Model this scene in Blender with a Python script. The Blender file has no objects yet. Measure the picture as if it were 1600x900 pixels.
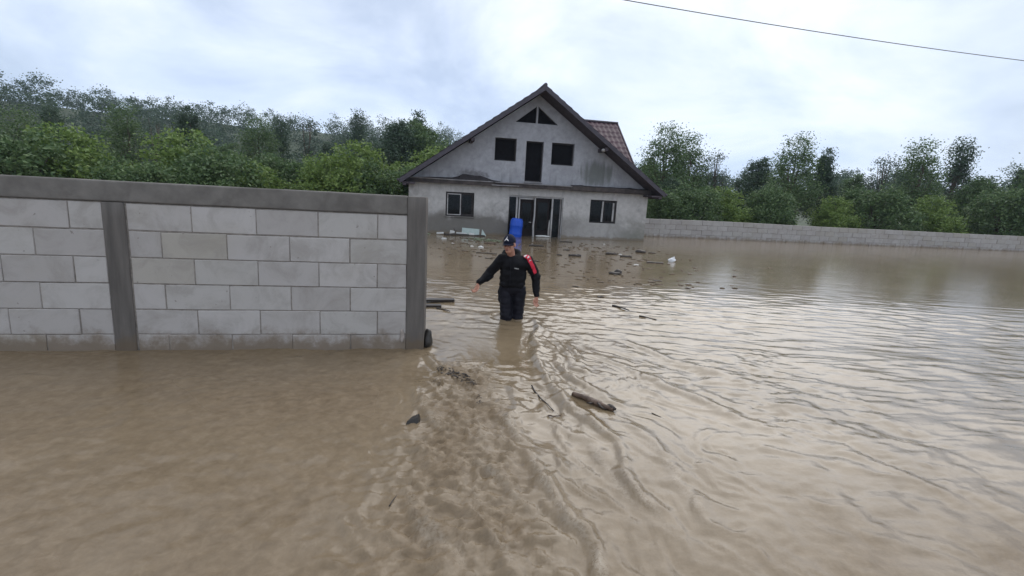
import bpy, bmesh, math, random
import numpy as np
from mathutils import Vector, Matrix, noise as mnoise

random.seed(7)
RNG = np.random.default_rng(11)
R = math.radians
sc = bpy.context.scene
col = sc.collection

# ------------------------------------------------------------------ camera
EYE = Vector((0.0, 0.0, 1.72))
F_PX = 760.0                       # focal length in pixels of a 1600 px wide frame
PITCH = math.atan(144.0 / F_PX)    # looking down
ROLL = R(3.1)                      # hand held, leaning
cam_d = bpy.data.cameras.new('camera')
cam = bpy.data.objects.new('camera', cam_d)
col.objects.link(cam)
cam_d.sensor_width = 36.0
cam_d.sensor_fit = 'HORIZONTAL'
cam_d.lens = 36.0 * F_PX / 1600.0
cam_d.clip_start = 0.05
cam_d.clip_end = 3000.0
cam.location = EYE
cam.rotation_euler = (Matrix.Rotation(R(90) - PITCH, 4, 'X') @ Matrix.Rotation(ROLL, 4, 'Z')).to_euler()
sc.camera = cam

# ------------------------------------------------------------------ sky + sun (overcast, after rain)
SUN_EL, SUN_AZ = R(46), R(28)     # azimuth measured clockwise from +Y
world = bpy.data.worlds.new('World')
sc.world = world
world.use_nodes = True
wn = world.node_tree
wn.nodes.clear()
def wnode(t, **k):
    n = wn.nodes.new(t)
    for a, b in k.items():
        setattr(n, a, b)
    return n
w_out = wnode('ShaderNodeOutputWorld')
w_bg = wnode('ShaderNodeBackground')
w_bg.inputs['Strength'].default_value = 0.1
w_sky = wnode('ShaderNodeTexSky', sky_type='NISHITA', sun_disc=False, sun_elevation=SUN_EL, sun_rotation=SUN_AZ)
w_sky.air_density = 1.2
w_sky.dust_density = 2.0
w_tc = wnode('ShaderNodeTexCoord')
w_map = wnode('ShaderNodeMapping')
w_map.inputs['Scale'].default_value = (1.0, 1.0, 1.9)
w_map.inputs['Location'].default_value = (0.35, 0.1, 0.4)
w_n1 = wnode('ShaderNodeTexNoise')
w_n1.inputs['Scale'].default_value = 2.6
w_n1.inputs['Detail'].default_value = 6.0
w_n1.inputs['Roughness'].default_value = 0.54
w_n1.inputs['Distortion'].default_value = 0.35
w_n2 = wnode('ShaderNodeTexNoise')
w_n2.inputs['Scale'].default_value = 1.3
w_n2.inputs['Detail'].default_value = 3.0
w_r1 = wnode('ShaderNodeValToRGB')
e = w_r1.color_ramp.elements
e[0].position, e[0].color = 0.34, (7.0, 8.0, 9.9, 1)
e[1].position, e[1].color = 0.64, (12.6, 12.7, 13.0, 1)
m = w_r1.color_ramp.elements.new(0.50)
m.color = (9.8, 10.6, 12.0, 1)
w_sep = wnode('ShaderNodeSeparateXYZ')
w_el = wnode('ShaderNodeMapRange')                  # cloud base is thinner and bluer towards the horizon
w_el.inputs['From Min'].default_value = 0.08
w_el.inputs['From Max'].default_value = 0.42
w_mul = wnode('ShaderNodeMix', data_type='RGBA', blend_type='MULTIPLY')
w_mul.inputs[0].default_value = 1.0
w_lo = wnode('ShaderNodeMix', data_type='RGBA')
w_lo.inputs[6].default_value = (0.74, 0.83, 0.94, 1)
w_lo.inputs[7].default_value = (1.0, 1.0, 1.0, 1)
w_cov = wnode('ShaderNodeMapRange')
w_cov.inputs['From Min'].default_value = 0.32
w_cov.inputs['From Max'].default_value = 0.55
w_cov.inputs['To Min'].default_value = 0.72
w_cov.inputs['To Max'].default_value = 0.97
w_mix = wnode('ShaderNodeMix', data_type='RGBA')
L = wn.links.new
L(w_tc.outputs['Generated'], w_map.inputs['Vector'])
L(w_map.outputs[0], w_n1.inputs['Vector'])
L(w_map.outputs[0], w_n2.inputs['Vector'])
L(w_n1.outputs['Fac'], w_r1.inputs[0])
L(w_tc.outputs['Generated'], w_sep.inputs[0])
L(w_sep.outputs['Z'], w_el.inputs['Value'])
L(w_el.outputs[0], w_lo.inputs[0])
L(w_r1.outputs[0], w_mul.inputs[6])
L(w_lo.outputs[2], w_mul.inputs[7])
L(w_n2.outputs['Fac'], w_cov.inputs['Value'])
L(w_cov.outputs[0], w_mix.inputs[0])
L(w_sky.outputs[0], w_mix.inputs[6])
L(w_mul.outputs[2], w_mix.inputs[7])
L(w_mix.outputs[2], w_bg.inputs['Color'])
L(w_bg.outputs[0], w_out.inputs['Surface'])

sun_d = bpy.data.lights.new('sun', 'SUN')
sun_d.energy = 1.3
sun_d.angle = R(60)
sun_d.color = (1.0, 0.95, 0.88)
sun = bpy.data.objects.new('sun', sun_d)
col.objects.link(sun)
sdir = Vector((math.sin(SUN_AZ) * math.cos(SUN_EL), math.cos(SUN_AZ) * math.cos(SUN_EL), math.sin(SUN_EL)))
sun.rotation_euler = sdir.to_track_quat('Z', 'Y').to_euler()
sun.location = sdir * 80

sc.view_settings.view_transform = 'Standard'
sc.view_settings.look = 'None'
sc.view_settings.exposure = 0.0
sc.view_settings.gamma = 1.0
sc.view_settings.use_curve_mapping = False
sc.cycles.max_bounces = 6
sc.cycles.volume_bounces = 0

# ------------------------------------------------------------------ helpers
def tag(o, label=None, cat=None, group=None, kind=None):
    if label: o['label'] = label
    if cat: o['category'] = cat
    if group: o['group'] = group
    if kind: o['kind'] = kind
    return o

def empty(name, loc=(0, 0, 0), rz=0.0):
    o = bpy.data.objects.new(name, None)
    col.objects.link(o)
    o.location = loc
    o.rotation_euler = (0, 0, rz)
    o.empty_display_size = 0.2
    return o

def link(name, mesh, mat=None, parent=None):
    o = bpy.data.objects.new(name, mesh)
    col.objects.link(o)
    if mat is not None and len(mesh.materials) == 0:
        mesh.materials.append(mat)
    if parent is not None:
        o.parent = parent
    return o

class MB:
    def __init__(self):
        self.v, self.f = [], []
    def poly(self, pts):
        b = len(self.v)
        self.v += [tuple(p) for p in pts]
        self.f.append(tuple(range(b, b + len(pts))))
        return self
    def box(self, x0, x1, y0, y1, z0, z1):
        b = len(self.v)
        self.v += [(x0, y0, z0), (x1, y0, z0), (x1, y1, z0), (x0, y1, z0), (x0, y0, z1), (x1, y0, z1), (x1, y1, z1), (x0, y1, z1)]
        for q in ((0, 3, 2, 1), (4, 5, 6, 7), (0, 1, 5, 4), (1, 2, 6, 5), (2, 3, 7, 6), (3, 0, 4, 7)):
            self.f.append(tuple(b + i for i in q))
        return self
    def bar(self, p, q, w, h, up=(0, 0, 1)):
        p, q = Vector(p), Vector(q)
        d = (q - p).normalized()
        s = d.cross(Vector(up)).normalized() * w * 0.5
        u = s.cross(d).normalized() * h * 0.5
        b = len(self.v)
        for c in (p, q):
            for a, k in ((-1, -1), (1, -1), (1, 1), (-1, 1)):
                self.v.append(tuple(c + s * a + u * k))
        for f in ((0, 1, 2, 3), (7, 6, 5, 4), (0, 4, 5, 1), (1, 5, 6, 2), (2, 6, 7, 3), (3, 7, 4, 0)):
            self.f.append(tuple(b + i for i in f))
        return self
    def tube(self, pts, rad, seg=8, cap=True):
        pts = [Vector(p) for p in pts]
        if not hasattr(rad, '__len__'):
            rad = [rad] * len(pts)
        b = len(self.v)
        ref = Vector((0.31, 0.17, 0.93))
        for i, p in enumerate(pts):
            d = (pts[min(i + 1, len(pts) - 1)] - pts[max(i - 1, 0)]).normalized()
            s = d.cross(ref)
            if s.length < 1e-3:
                s = d.cross(Vector((1, 0, 0)))
            s.normalize()
            t = d.cross(s)
            for k in range(seg):
                a = 2 * math.pi * k / seg
                self.v.append(tuple(p + (s * math.cos(a) + t * math.sin(a)) * rad[i]))
        for i in range(len(pts) - 1):
            for k in range(seg):
                k2 = (k + 1) % seg
                self.f.append((b + i * seg + k, b + i * seg + k2, b + (i + 1) * seg + k2, b + (i + 1) * seg + k))
        if cap:
            self.f.append(tuple(b + k for k in range(seg - 1, -1, -1)))
            self.f.append(tuple(b + (len(pts) - 1) * seg + k for k in range(seg)))
        return self
    def lathe(self, prof, seg=24, c=(0, 0, 0)):
        b = len(self.v)
        for r, z in prof:
            for k in range(seg):
                a = 2 * math.pi * k / seg
                self.v.append((c[0] + r * math.cos(a), c[1] + r * math.sin(a), c[2] + z))
        n = len(prof)
        for i in range(n - 1):
            for k in range(seg):
                k2 = (k + 1) % seg
                self.f.append((b + i * seg + k, b + i * seg + k2, b + (i + 1) * seg + k2, b + (i + 1) * seg + k))
        self.f.append(tuple(b + k for k in range(seg - 1, -1, -1)))
        self.f.append(tuple(b + (n - 1) * seg + k for k in range(seg)))
        return self
    def ell(self, c, r, rot=None, nu=16, nv=10):
        b = len(self.v)
        M = rot.to_3x3() if rot is not None else Matrix.Identity(3)
        c = Vector(c)
        self.v.append(tuple(c + M @ Vector((0, 0, -r[2]))))
        for i in range(1, nv):
            ph = -math.pi / 2 + math.pi * i / nv
            for k in range(nu):
                a = 2 * math.pi * k / nu
                self.v.append(tuple(c + M @ Vector((r[0] * math.cos(ph) * math.cos(a), r[1] * math.cos(ph) * math.sin(a), r[2] * math.sin(ph)))))
        self.v.append(tuple(c + M @ Vector((0, 0, r[2]))))
        top = b + 1 + (nv - 1) * nu
        for k in range(nu):
            k2 = (k + 1) % nu
            self.f.append((b, b + 1 + k2, b + 1 + k))
            self.f.append((top, b + 1 + (nv - 2) * nu + k, b + 1 + (nv - 2) * nu + k2))
            for i in range(nv - 2):
                o = b + 1 + i * nu
                self.f.append((o + k, o + k2, o + nu + k2, o + nu + k))
        return self
    def caps(self, p, q, r0, r1, seg=14):
        p, q = Vector(p), Vector(q)
        n = max(2, int((q - p).length / (0.5 * max(min(r0, r1), 0.004))) + 1)
        n = min(n, 12)
        self.tube([p.lerp(q, i / (n - 1)) for i in range(n)], [r0 + (r1 - r0) * i / (n - 1) for i in range(n)], seg)
        self.ell(p, (r0,) * 3, nu=seg, nv=8)
        self.ell(q, (r1,) * 3, nu=seg, nv=8)
        return self
    def mesh(self, name, smooth=False, bevel=0.0, seg=1):
        me = bpy.data.meshes.new(name)
        me.from_pydata(self.v, [], self.f)
        me.update()
        bm = bmesh.new()
        bm.from_mesh(me)
        bmesh.ops.recalc_face_normals(bm, faces=bm.faces[:])
        if bevel > 0:
            bmesh.ops.remove_doubles(bm, verts=bm.verts[:], dist=1e-5)
            ed = [e for e in bm.edges if e.is_manifold and e.calc_face_angle(0) > 0.6]
            bmesh.ops.bevel(bm, geom=ed, offset=bevel, segments=seg, affect='EDGES', profile=0.5)
        bm.to_mesh(me)
        bm.free()
        if smooth:
            me.polygons.foreach_set('use_smooth', [True] * len(me.polygons))
        return me
    def build(self, name, mat, parent=None, smooth=False, bevel=0.0, seg=1):
        return link(name, self.mesh(name, smooth, bevel, seg), mat, parent)

def jag(mb, amp, scale=3.0, seed=0.0):
    mb.v = [tuple(Vector(p) + mnoise.noise_vector(Vector(p) * scale + Vector((seed, seed * 1.7, -seed))) * amp) for p in mb.v]
    return mb

# ---- numpy gradient noise
_perm = RNG.permutation(4096)
_ang = RNG.uniform(0, 2 * np.pi, 4096)
def pnoise(x, y, seed=0):
    x = np.asarray(x, float); y = np.asarray(y, float)
    xi = np.floor(x).astype(int); yi = np.floor(y).astype(int)
    xf = x - xi; yf = y - yi
    def g(ix, iy, dx, dy):
        a = _ang[_perm[(_perm[(ix + seed * 131) & 4095] + iy) & 4095]]
        return np.cos(a) * dx + np.sin(a) * dy
    u = xf ** 3 * (xf * (xf * 6 - 15) + 10); v = yf ** 3 * (yf * (yf * 6 - 15) + 10)
    a = g(xi, yi, xf, yf); b = g(xi + 1, yi, xf - 1, yf)
    c = g(xi, yi + 1, xf, yf - 1); d = g(xi + 1, yi + 1, xf - 1, yf - 1)
    return ((a + (b - a) * u) * (1 - v) + (c + (d - c) * u) * v) * 1.6
def fbm(x, y, o=4, seed=0, gain=0.5):
    s = 0; a = 1.0; f = 1.0
    for i in range(o):
        s = s + a * pnoise(x * f, y * f, seed + i * 7); a *= gain; f *= 2.03
    return s
def sstep(a, b, x):
    t = np.clip((x - a) / (b - a), 0, 1)
    return t * t * (3 - 2 * t)

# ------------------------------------------------------------------ materials
class NT:
    def __init__(self, name):
        self.m = bpy.data.materials.new(name)
        self.m.use_nodes = True
        self.t = self.m.node_tree
        self.b = self.t.nodes['Principled BSDF']
        self.out = self.t.nodes['Material Output']
    def n(self, t, **k):
        nd = self.t.nodes.new(t)
        for a, b in k.items(): setattr(nd, a, b)
        return nd
    def l(self, a, b): self.t.links.new(a, b)
    def coord(self, which='Object', scale=(1, 1, 1), loc=(0, 0, 0)):
        tc = self.n('ShaderNodeTexCoord'); mp = self.n('ShaderNodeMapping')
        mp.inputs['Scale'].default_value = scale; mp.inputs['Location'].default_value = loc
        self.l(tc.outputs[which], mp.inputs[0])
        return mp.outputs[0]
    def noise(self, vec, scale, detail=4, rough=0.55, dist=0.0):
        nd = self.n('ShaderNodeTexNoise')
        nd.inputs['Scale'].default_value = scale; nd.inputs['Detail'].default_value = detail
        nd.inputs['Roughness'].default_value = rough; nd.inputs['Distortion'].default_value = dist
        self.l(vec, nd.inputs['Vector'])
        return nd.outputs['Fac']
    def ramp(self, fac, stops):
        nd = self.n('ShaderNodeValToRGB'); el = nd.color_ramp.elements
        while len(el) < len(stops): el.new(0.5)
        for e_, (p, c) in zip(el, stops):
            e_.position = p; e_.color = (c[0], c[1], c[2], 1) if hasattr(c, '__len__') else (c, c, c, 1)
        self.l(fac, nd.inputs[0])
        return nd.outputs[0]
    def mr(self, v, a, b, c=0.0, d=1.0):
        nd = self.n('ShaderNodeMapRange', interpolation_type='SMOOTHSTEP')
        for k, x in zip(('From Min', 'From Max', 'To Min', 'To Max'), (a, b, c, d)): nd.inputs[k].default_value = x
        self.l(v, nd.inputs['Value'])
        return nd.outputs[0]
    def math(self, op, a, b=0.0):
        nd = self.n('ShaderNodeMath', operation=op)
        for i, x in enumerate((a, b)):
            if hasattr(x, 'links'): self.l(x, nd.inputs[i])
            else: nd.inputs[i].default_value = x
        return nd.outputs[0]
    def mix(self, fac, a, b, blend='MIX'):
        nd = self.n('ShaderNodeMix', data_type='RGBA', blend_type=blend)
        for i, x in ((0, fac), (6, a), (7, b)):
            if hasattr(x, 'links'): self.l(x, nd.inputs[i])
            else: nd.inputs[i].default_value = x if i == 0 else (x[0], x[1], x[2], 1)
        return nd.outputs[2]
    def bump(self, h, strength=0.3, dist=0.01):
        nd = self.n('ShaderNodeBump')
        nd.inputs['Strength'].default_value = strength; nd.inputs['Distance'].default_value = dist
        self.l(h, nd.inputs['Height']); self.l(nd.outputs[0], self.b.inputs['Normal'])
    def set(self, color=None, rough=None, spec=None, metal=None):
        for k, x in (('Base Color', color), ('Roughness', rough), ('Specular IOR Level', spec), ('Metallic', metal)):
            if x is None: continue
            if hasattr(x, 'links'): self.l(x, self.b.inputs[k])
            else: self.b.inputs[k].default_value = (x[0], x[1], x[2], 1) if hasattr(x, '__len__') else x
        return self

def muddy(t, cc):
    gp = t.n('ShaderNodeNewGeometry'); sp_ = t.n('ShaderNodeSeparateXYZ'); t.l(gp.outputs['Position'], sp_.inputs[0])
    zz = t.math('ADD', sp_.outputs['Z'], t.math('MULTIPLY', t.math('SUBTRACT', t.noise(gp.outputs['Position'], 5.0, 6, 0.7), 0.5), -0.5))
    return t.mix(t.math('MULTIPLY', t.mr(zz, 0.14, -0.06), 0.8), cc, (0.15, 0.115, 0.08))

def simple(name, c, rough=0.6, var=0.25, scale=9.0, bump=0.15, bscale=60.0, bd=0.004, spec=0.4, dirt=None, mud=False, stretch=None):
    t = NT(name); v = t.coord('Object', stretch or (1, 1, 1))
    n1 = t.noise(v, scale, 5, 0.6)
    cc = t.ramp(n1, [(0.3, [x * (1 - var) for x in c]), (0.7, [min(1, x * (1 + var)) for x in c])])
    if dirt:
        d = t.mr(t.noise(v, scale * 0.35, 6, 0.65, 0.6), 0.48, 0.66)
        cc = t.mix(t.math('MULTIPLY', d, 0.7), cc, dirt)
    if mud: cc = muddy(t, cc)
    t.set(cc, rough, spec)
    if bump: t.bump(t.noise(v, bscale, 4), bump, bd)
    return t.m

def water_mat():
    t = NT('muddy_water')
    v = t.coord('Object')
    n1 = t.noise(v, 0.8, 5, 0.6, 0.7)
    n2 = t.noise(v, 6.0, 6, 0.65, 0.5)
    c = t.ramp(n1, [(0.30, (0.175, 0.131, 0.080)), (0.55, (0.215, 0.165, 0.106)), (0.75, (0.25, 0.198, 0.134))])
    c2 = t.ramp(n2, [(0.3, (0.86, 0.85, 0.83)), (0.7, (1.1, 1.1, 1.1))])
    c = t.mix(1.0, c, c2, 'MULTIPLY')
    silt = t.n('ShaderNodeAttribute', attribute_name='silt').outputs['Fac']
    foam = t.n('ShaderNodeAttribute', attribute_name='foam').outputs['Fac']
    sc_ = t.ramp(t.noise(v, 14.0, 5, 0.65, 0.4), [(0.32, (0.135, 0.098, 0.060)), (0.55, (0.19, 0.142, 0.091)), (0.72, (0.235, 0.181, 0.122))])
    c = t.mix(silt, c, sc_)
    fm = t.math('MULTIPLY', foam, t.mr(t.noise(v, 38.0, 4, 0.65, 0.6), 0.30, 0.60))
    c = t.mix(fm, c, (0.40, 0.345, 0.275))  # pale foam, with reflected crest light painted into the same tint
    rg = t.math('ADD', t.math('ADD', 0.095, t.math('MULTIPLY', silt, 0.22)), t.math('MULTIPLY', fm, 0.3))
    t.set(c, rg, t.math('SUBTRACT', 0.5, t.math('MULTIPLY', silt, 0.36)))
    t.b.inputs['IOR'].default_value = 1.5
    h1 = t.math('MULTIPLY', t.noise(v, 9.0, 4, 0.6, 0.6), 1.1)
    h2 = t.math('ADD', t.math('MULTIPLY', t.noise(v, 26.0, 4, 0.6, 0.5), 0.7), t.math('MULTIPLY', t.noise(v, 80.0, 2, 0.5), 0.35))
    t.bump(t.math('ADD', h1, h2), 0.16, 0.012)
    return t.m

def stucco(kind):
    t = NT('stucco_' + kind); v = t.coord()
    sep = t.n('ShaderNodeSeparateXYZ'); t.l(v, sep.inputs[0])
    x, z = sep.outputs['X'], sep.outputs['Z']
    big = t.noise(v, 0.9, 6, 0.6, 0.5)
    fine = t.noise(v, 5.0, 6, 0.65)
    streak = t.noise(t.coord('Object', (3.2, 1, 0.35)), 1.6, 5, 0.6, 0.3)
    if kind == 'lower':
        base = t.ramp(fine, [(0.3, (0.46, 0.44, 0.415)), (0.7, (0.60, 0.575, 0.55))])
        base = t.mix(t.math('MULTIPLY', t.mr(t.noise(v, 2.4, 6, 0.68, 0.8), 0.46, 0.72), 0.45), base, (0.27, 0.26, 0.245))
        zz = t.math('ADD', z, t.math('MULTIPLY', t.math('SUBTRACT', big, 0.5), -2.3))
        damp = t.mr(zz, 1.35, 0.55)                                   # rising damp from the flood
        lft = t.mr(x, 3.6, -1.0, 0.35, 1.0)
        base = t.mix(t.math('MULTIPLY', t.math('MULTIPLY', damp, lft), 0.88), base, (0.15, 0.138, 0.12))
        cor = t.math('MULTIPLY', t.mr(x, 3.3, 4.7), t.mr(zz, 1.0, 0.2))
        base = t.mix(t.math('MULTIPLY', cor, 0.8), base, (0.20, 0.20, 0.17))
        tide = t.mr(t.math('ADD', z, t.math('MULTIPLY', t.math('SUBTRACT', fine, 0.5), 0.25)), 0.14, 0.04)
        base = t.mix(t.math('MULTIPLY', tide, 0.75), base, (0.20, 0.16, 0.115))
        base = t.mix(t.math('MULTIPLY', t.math('MULTIPLY', t.mr(streak, 0.5, 0.72), t.mr(z, 1.4, 2.3)), 0.55), base, (0.20, 0.19, 0.18))
    else:
        base = t.ramp(fine, [(0.3, (0.33, 0.33, 0.35)), (0.7, (0.46, 0.46, 0.48))])
        base = t.mix(t.math('MULTIPLY', t.mr(big, 0.45, 0.7), 0.45), base, (0.26, 0.26, 0.275))
        base = t.mix(t.math('MULTIPLY', t.mr(t.noise(v, 2.4, 6, 0.68, 0.8), 0.46, 0.72), 0.45), base, (0.22, 0.22, 0.235))
        # mossy run-off stain to the right of the right attic window
        dx = t.math('MULTIPLY', t.math('SUBTRACT', x, 2.75), 0.95); dz = t.math('MULTIPLY', t.math('SUBTRACT', z, 2.85), 1.45)
        rr = t.math('ADD', t.math('MULTIPLY', dx, dx), t.math('MULTIPLY', dz, dz))
        rr = t.math('ADD', rr, t.math('MULTIPLY', t.math('SUBTRACT', streak, 0.5), 2.2))
        base = t.mix(t.math('MULTIPLY', t.mr(rr, 0.9, 0.05), 0.78), base, (0.13, 0.14, 0.125))
        dx = t.math('SUBTRACT', x, -2.7); dz = t.math('MULTIPLY', t.math('SUBTRACT', z, 2.45), 2.6)
        rr = t.math('ADD', t.math('ADD', t.math('MULTIPLY', dx, dx), t.math('MULTIPLY', dz, dz)), t.math('MULTIPLY', t.math('SUBTRACT', fine, 0.5), 1.6))
        base = t.mix(t.math('MULTIPLY', t.mr(rr, 0.7, 0.0), 0.75), base, (0.13, 0.12, 0.125))
        base = t.mix(t.math('MULTIPLY', t.math('MULTIPLY', t.mr(streak, 0.5, 0.7), t.mr(z, 3.1, 2.3)), 0.6), base, (0.19, 0.19, 0.185))
    t.set(base, 0.9, 0.25)
    t.bump(t.math('ADD', t.noise(v, 9.0, 5, 0.65), t.math('MULTIPLY', t.noise(v, 60.0, 4), 0.6)), 0.35, 0.02)
    return t.m

def leafmat(name, c0, c1, trans=0.25):
    t = NT(name)
    g = t.n('ShaderNodeNewGeometry')
    c = t.ramp(g.outputs['Random Per Island'], [(0.0, c0), (1.0, c1)])
    t.set(c, 0.55, 0.35)
    tr = t.n('ShaderNodeBsdfTranslucent'); t.l(c, tr.inputs[0])
    mx = t.n('ShaderNodeMixShader'); mx.inputs[0].default_value = trans
    t.l(t.b.outputs[0], mx.inputs[1]); t.l(tr.outputs[0], mx.inputs[2]); t.l(mx.outputs[0], t.out.inputs['Surface'])
    return t.m

def glassmat():
    t = NT('window_glass')
    tr = t.n('ShaderNodeBsdfTransparent'); tr.inputs[0].default_value = (0.62, 0.66, 0.66, 1)
    gl = t.n('ShaderNodeBsdfGlossy'); gl.inputs['Roughness'].default_value = 0.05
    fr = t.n('ShaderNodeFresnel'); fr.inputs[0].default_value = 1.27
    mx = t.n('ShaderNodeMixShader')
    t.l(fr.outputs[0], mx.inputs[0]); t.l(tr.outputs[0], mx.inputs[1]); t.l(gl.outputs[0], mx.inputs[2])
    t.l(mx.outputs[0], t.out.inputs['Surface'])
    return t.m

def blockmat(name='aerated_block', k=1.0):
    t = NT(name); v = t.coord()
    oi = t.n('ShaderNodeObjectInfo')
    base = t.ramp(oi.outputs['Random'], [(p_, tuple(q_ * k for q_ in c_)) for p_, c_ in ((0.0, (0.41, 0.385, 0.365)), (0.5, (0.49, 0.465, 0.445)), (0.8, (0.45, 0.43, 0.405)), (1.0, (0.42, 0.39, 0.345)))])
    va = t.n('ShaderNodeVectorMath', operation='ADD'); t.l(v, va.inputs[0])
    cx = t.n('ShaderNodeCombineXYZ'); t.l(t.math('MULTIPLY', oi.outputs['Random'], 37.0), cx.inputs[0]); t.l(t.math('MULTIPLY', oi.outputs['Random'], 91.0), cx.inputs[2])
    t.l(cx.outputs[0], va.inputs[1]); v = va.outputs[0]
    base = t.mix(t.math('MULTIPLY', t.mr(t.noise(v, 2.6, 7, 0.7, 0.6), 0.42, 0.68), 0.6), base, (0.30, 0.275, 0.25))
    base = t.mix(t.math('MULTIPLY', t.mr(t.noise(v, 15.0, 3, 0.6), 0.67, 0.72), 0.6), base, (0.17, 0.15, 0.13))
    gp = t.n('ShaderNodeNewGeometry'); sp_ = t.n('ShaderNodeSeparateXYZ'); t.l(gp.outputs['Position'], sp_.inputs[0])
    zz = t.math('ADD', sp_.outputs['Z'], t.math('MULTIPLY', t.math('SUBTRACT', t.noise(gp.outputs['Position'], 5.0, 6, 0.7), 0.5), -0.55))
    base = t.mix(t.math('MULTIPLY', t.mr(zz, 0.16, -0.06), 0.85), base, (0.19, 0.145, 0.10))       # mud splashed up by the flood
    base = t.mix(t.math('MULTIPLY', t.mr(t.noise(gp.outputs['Position'], 0.9, 4, 0.6), 0.5, 0.75), 0.35), base, (0.36, 0.33, 0.27))
    t.set(base, 0.92, 0.2)
    t.bump(t.math('ADD', t.noise(v, 120.0, 3, 0.7), t.noise(v, 16.0, 4, 0.6)), 0.25, 0.006)
    return t.m

M = {}
M['water'] = water_mat()
M['stucco_lower'] = stucco('lower')
M['stucco_gable'] = stucco('gable')
M['inner'] = simple('bare_masonry', (0.20, 0.18, 0.165), 0.9)
M['slab'] = simple('concrete_slab', (0.22, 0.21, 0.20), 0.9)
M['roof'] = simple('roof_sheet', (0.060, 0.028, 0.038), 0.5, 0.25, 3.0, 0.08, 90)
M['roof_wood'] = simple('roof_boards', (0.065, 0.052, 0.06), 0.8, 0.35, 6.0, 0.3, 40)
M['rake'] = simple('verge_metal', (0.062, 0.054, 0.066), 0.55, 0.25, 4.0, 0.1, 50)
M['ledge'] = simple('ledge_timber', (0.075, 0.062, 0.058), 0.85, 0.45, 5.0, 0.4, 30, 0.01, 0.3, (0.05, 0.045, 0.045))
M['ledge_metal'] = simple('ledge_flashing', (0.22, 0.21, 0.21), 0.5, 0.25, 5.0, 0.1, 50, dirt=(0.15, 0.12, 0.10))
M['membrane'] = simple('torn_membrane', (0.035, 0.03, 0.032), 0.6, 0.4, 8.0, 0.4, 40)
M['pvc'] = simple('white_frame', (0.43, 0.42, 0.41), 0.5, 0.15, 6.0, 0.05, 60, dirt=(0.22, 0.19, 0.165))
M['frame_dark'] = simple('dark_frame', (0.035, 0.030, 0.029), 0.5, 0.3, 8.0, spec=0.2)
M['sheet_dark'] = simple('dark_sheet', (0.008, 0.008, 0.010), 0.8, 0.3, 8.0, spec=0.08)
M['door_panel'] = simple('door_panel', (0.016, 0.012, 0.012), 0.6, 0.3, 5.0, 0.1, spec=0.15)
M['glass'] = glassmat()
M['block'] = blockmat()
M['mortar'] = simple('mortar', (0.25, 0.225, 0.20), 0.95, 0.3, 20.0, 0.5, 90)
M['mortar_pale'] = simple('dried_mortar', (0.34, 0.30, 0.27), 0.9, 0.3, 20.0, 0.5, 90)
M['concrete'] = simple('post_concrete', (0.135, 0.123, 0.112), 0.9, 0.22, 4.0, 0.35, 45, 0.006, 0.25, (0.085, 0.078, 0.072), True, (3.0, 3.0, 0.35))
M['concrete_beam'] = simple('beam_concrete', (0.175, 0.163, 0.148), 0.9, 0.22, 5.0, 0.4, 40, 0.006, 0.25, (0.12, 0.11, 0.10))
M['wetblock'] = blockmat('fence_block', 0.88)
M['barrel'] = simple('blue_plastic', (0.012, 0.085, 0.52), 0.38, 0.12, 4.0, 0.05, 30)
M['bark'] = simple('bark', (0.09, 0.07, 0.055), 0.9, 0.4, 10.0, 0.6, 40, 0.02)
M['driftwood'] = simple('wet_driftwood', (0.105, 0.07, 0.05), 0.5, 0.45, 14.0, 0.6, 50, 0.01)
M['wetdark'] = simple('soaked_wood', (0.035, 0.027, 0.022), 0.4, 0.4, 15.0, 0.5, 50, 0.006)
M['brownbits'] = simple('brown_litter', (0.095, 0.068, 0.045), 0.55, 0.4, 20.0, 0.4, 60)
M['foam'] = simple('white_foam', (0.60, 0.60, 0.58), 0.7, 0.1, 9.0, 0.2, 90, dirt=(0.45, 0.41, 0.35))
M['bag'] = simple('white_plastic', (0.66, 0.67, 0.68), 0.3, 0.1, 9.0, 0.3, 20)
M['greenlitter'] = simple('green_litter', (0.17, 0.20, 0.13), 0.6, 0.4, 20.0, 0.4, 60)
M['paleglass'] = simple('pale_green_sheet', (0.42, 0.50, 0.47), 0.3, 0.15, 4.0, 0.05, dirt=(0.30, 0.32, 0.28))
M['stone'] = simple('dark_lump', (0.028, 0.025, 0.022), 0.5, 0.3, 9.0, 0.4, 30)
M['cable'] = simple('cable_rubber', (0.10, 0.10, 0.11), 0.6, 0.1)
M['earth'] = simple('wet_grassland', (0.042, 0.060, 0.030), 0.85, 0.35, 0.6, 0.5, 6.0, 0.05)
M['leaf_bright'] = leafmat('leaf_bright', (0.10, 0.175, 0.04), (0.22, 0.30, 0.08))
M['leaf_mid'] = leafmat('leaf_mid', (0.06, 0.115, 0.045), (0.14, 0.205, 0.08))
M['leaf_dark'] = leafmat('leaf_dark', (0.036, 0.068, 0.045), (0.08, 0.125, 0.07))
M['leaf_grey'] = leafmat('leaf_grey', (0.045, 0.075, 0.06), (0.09, 0.125, 0.095))

# ------------------------------------------------------------------ layout: the lot is turned 11 degrees to the view
YAW = R(11)
UX = Vector((math.cos(YAW), math.sin(YAW), 0))
UY = Vector((-math.sin(YAW), math.cos(YAW), 0))
HO = Vector((0.724, 21.45, 0.0))       # middle of the facade at flood level
WO = Vector((-1.0, 5.47, 0.0))         # gate-side corner of the garden wall
MAN = Vector((0.02, 6.96, 0.0))
def H(x, y, z=0.0): return HO + UX * x + UY * y + Vector((0, 0, z))

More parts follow.
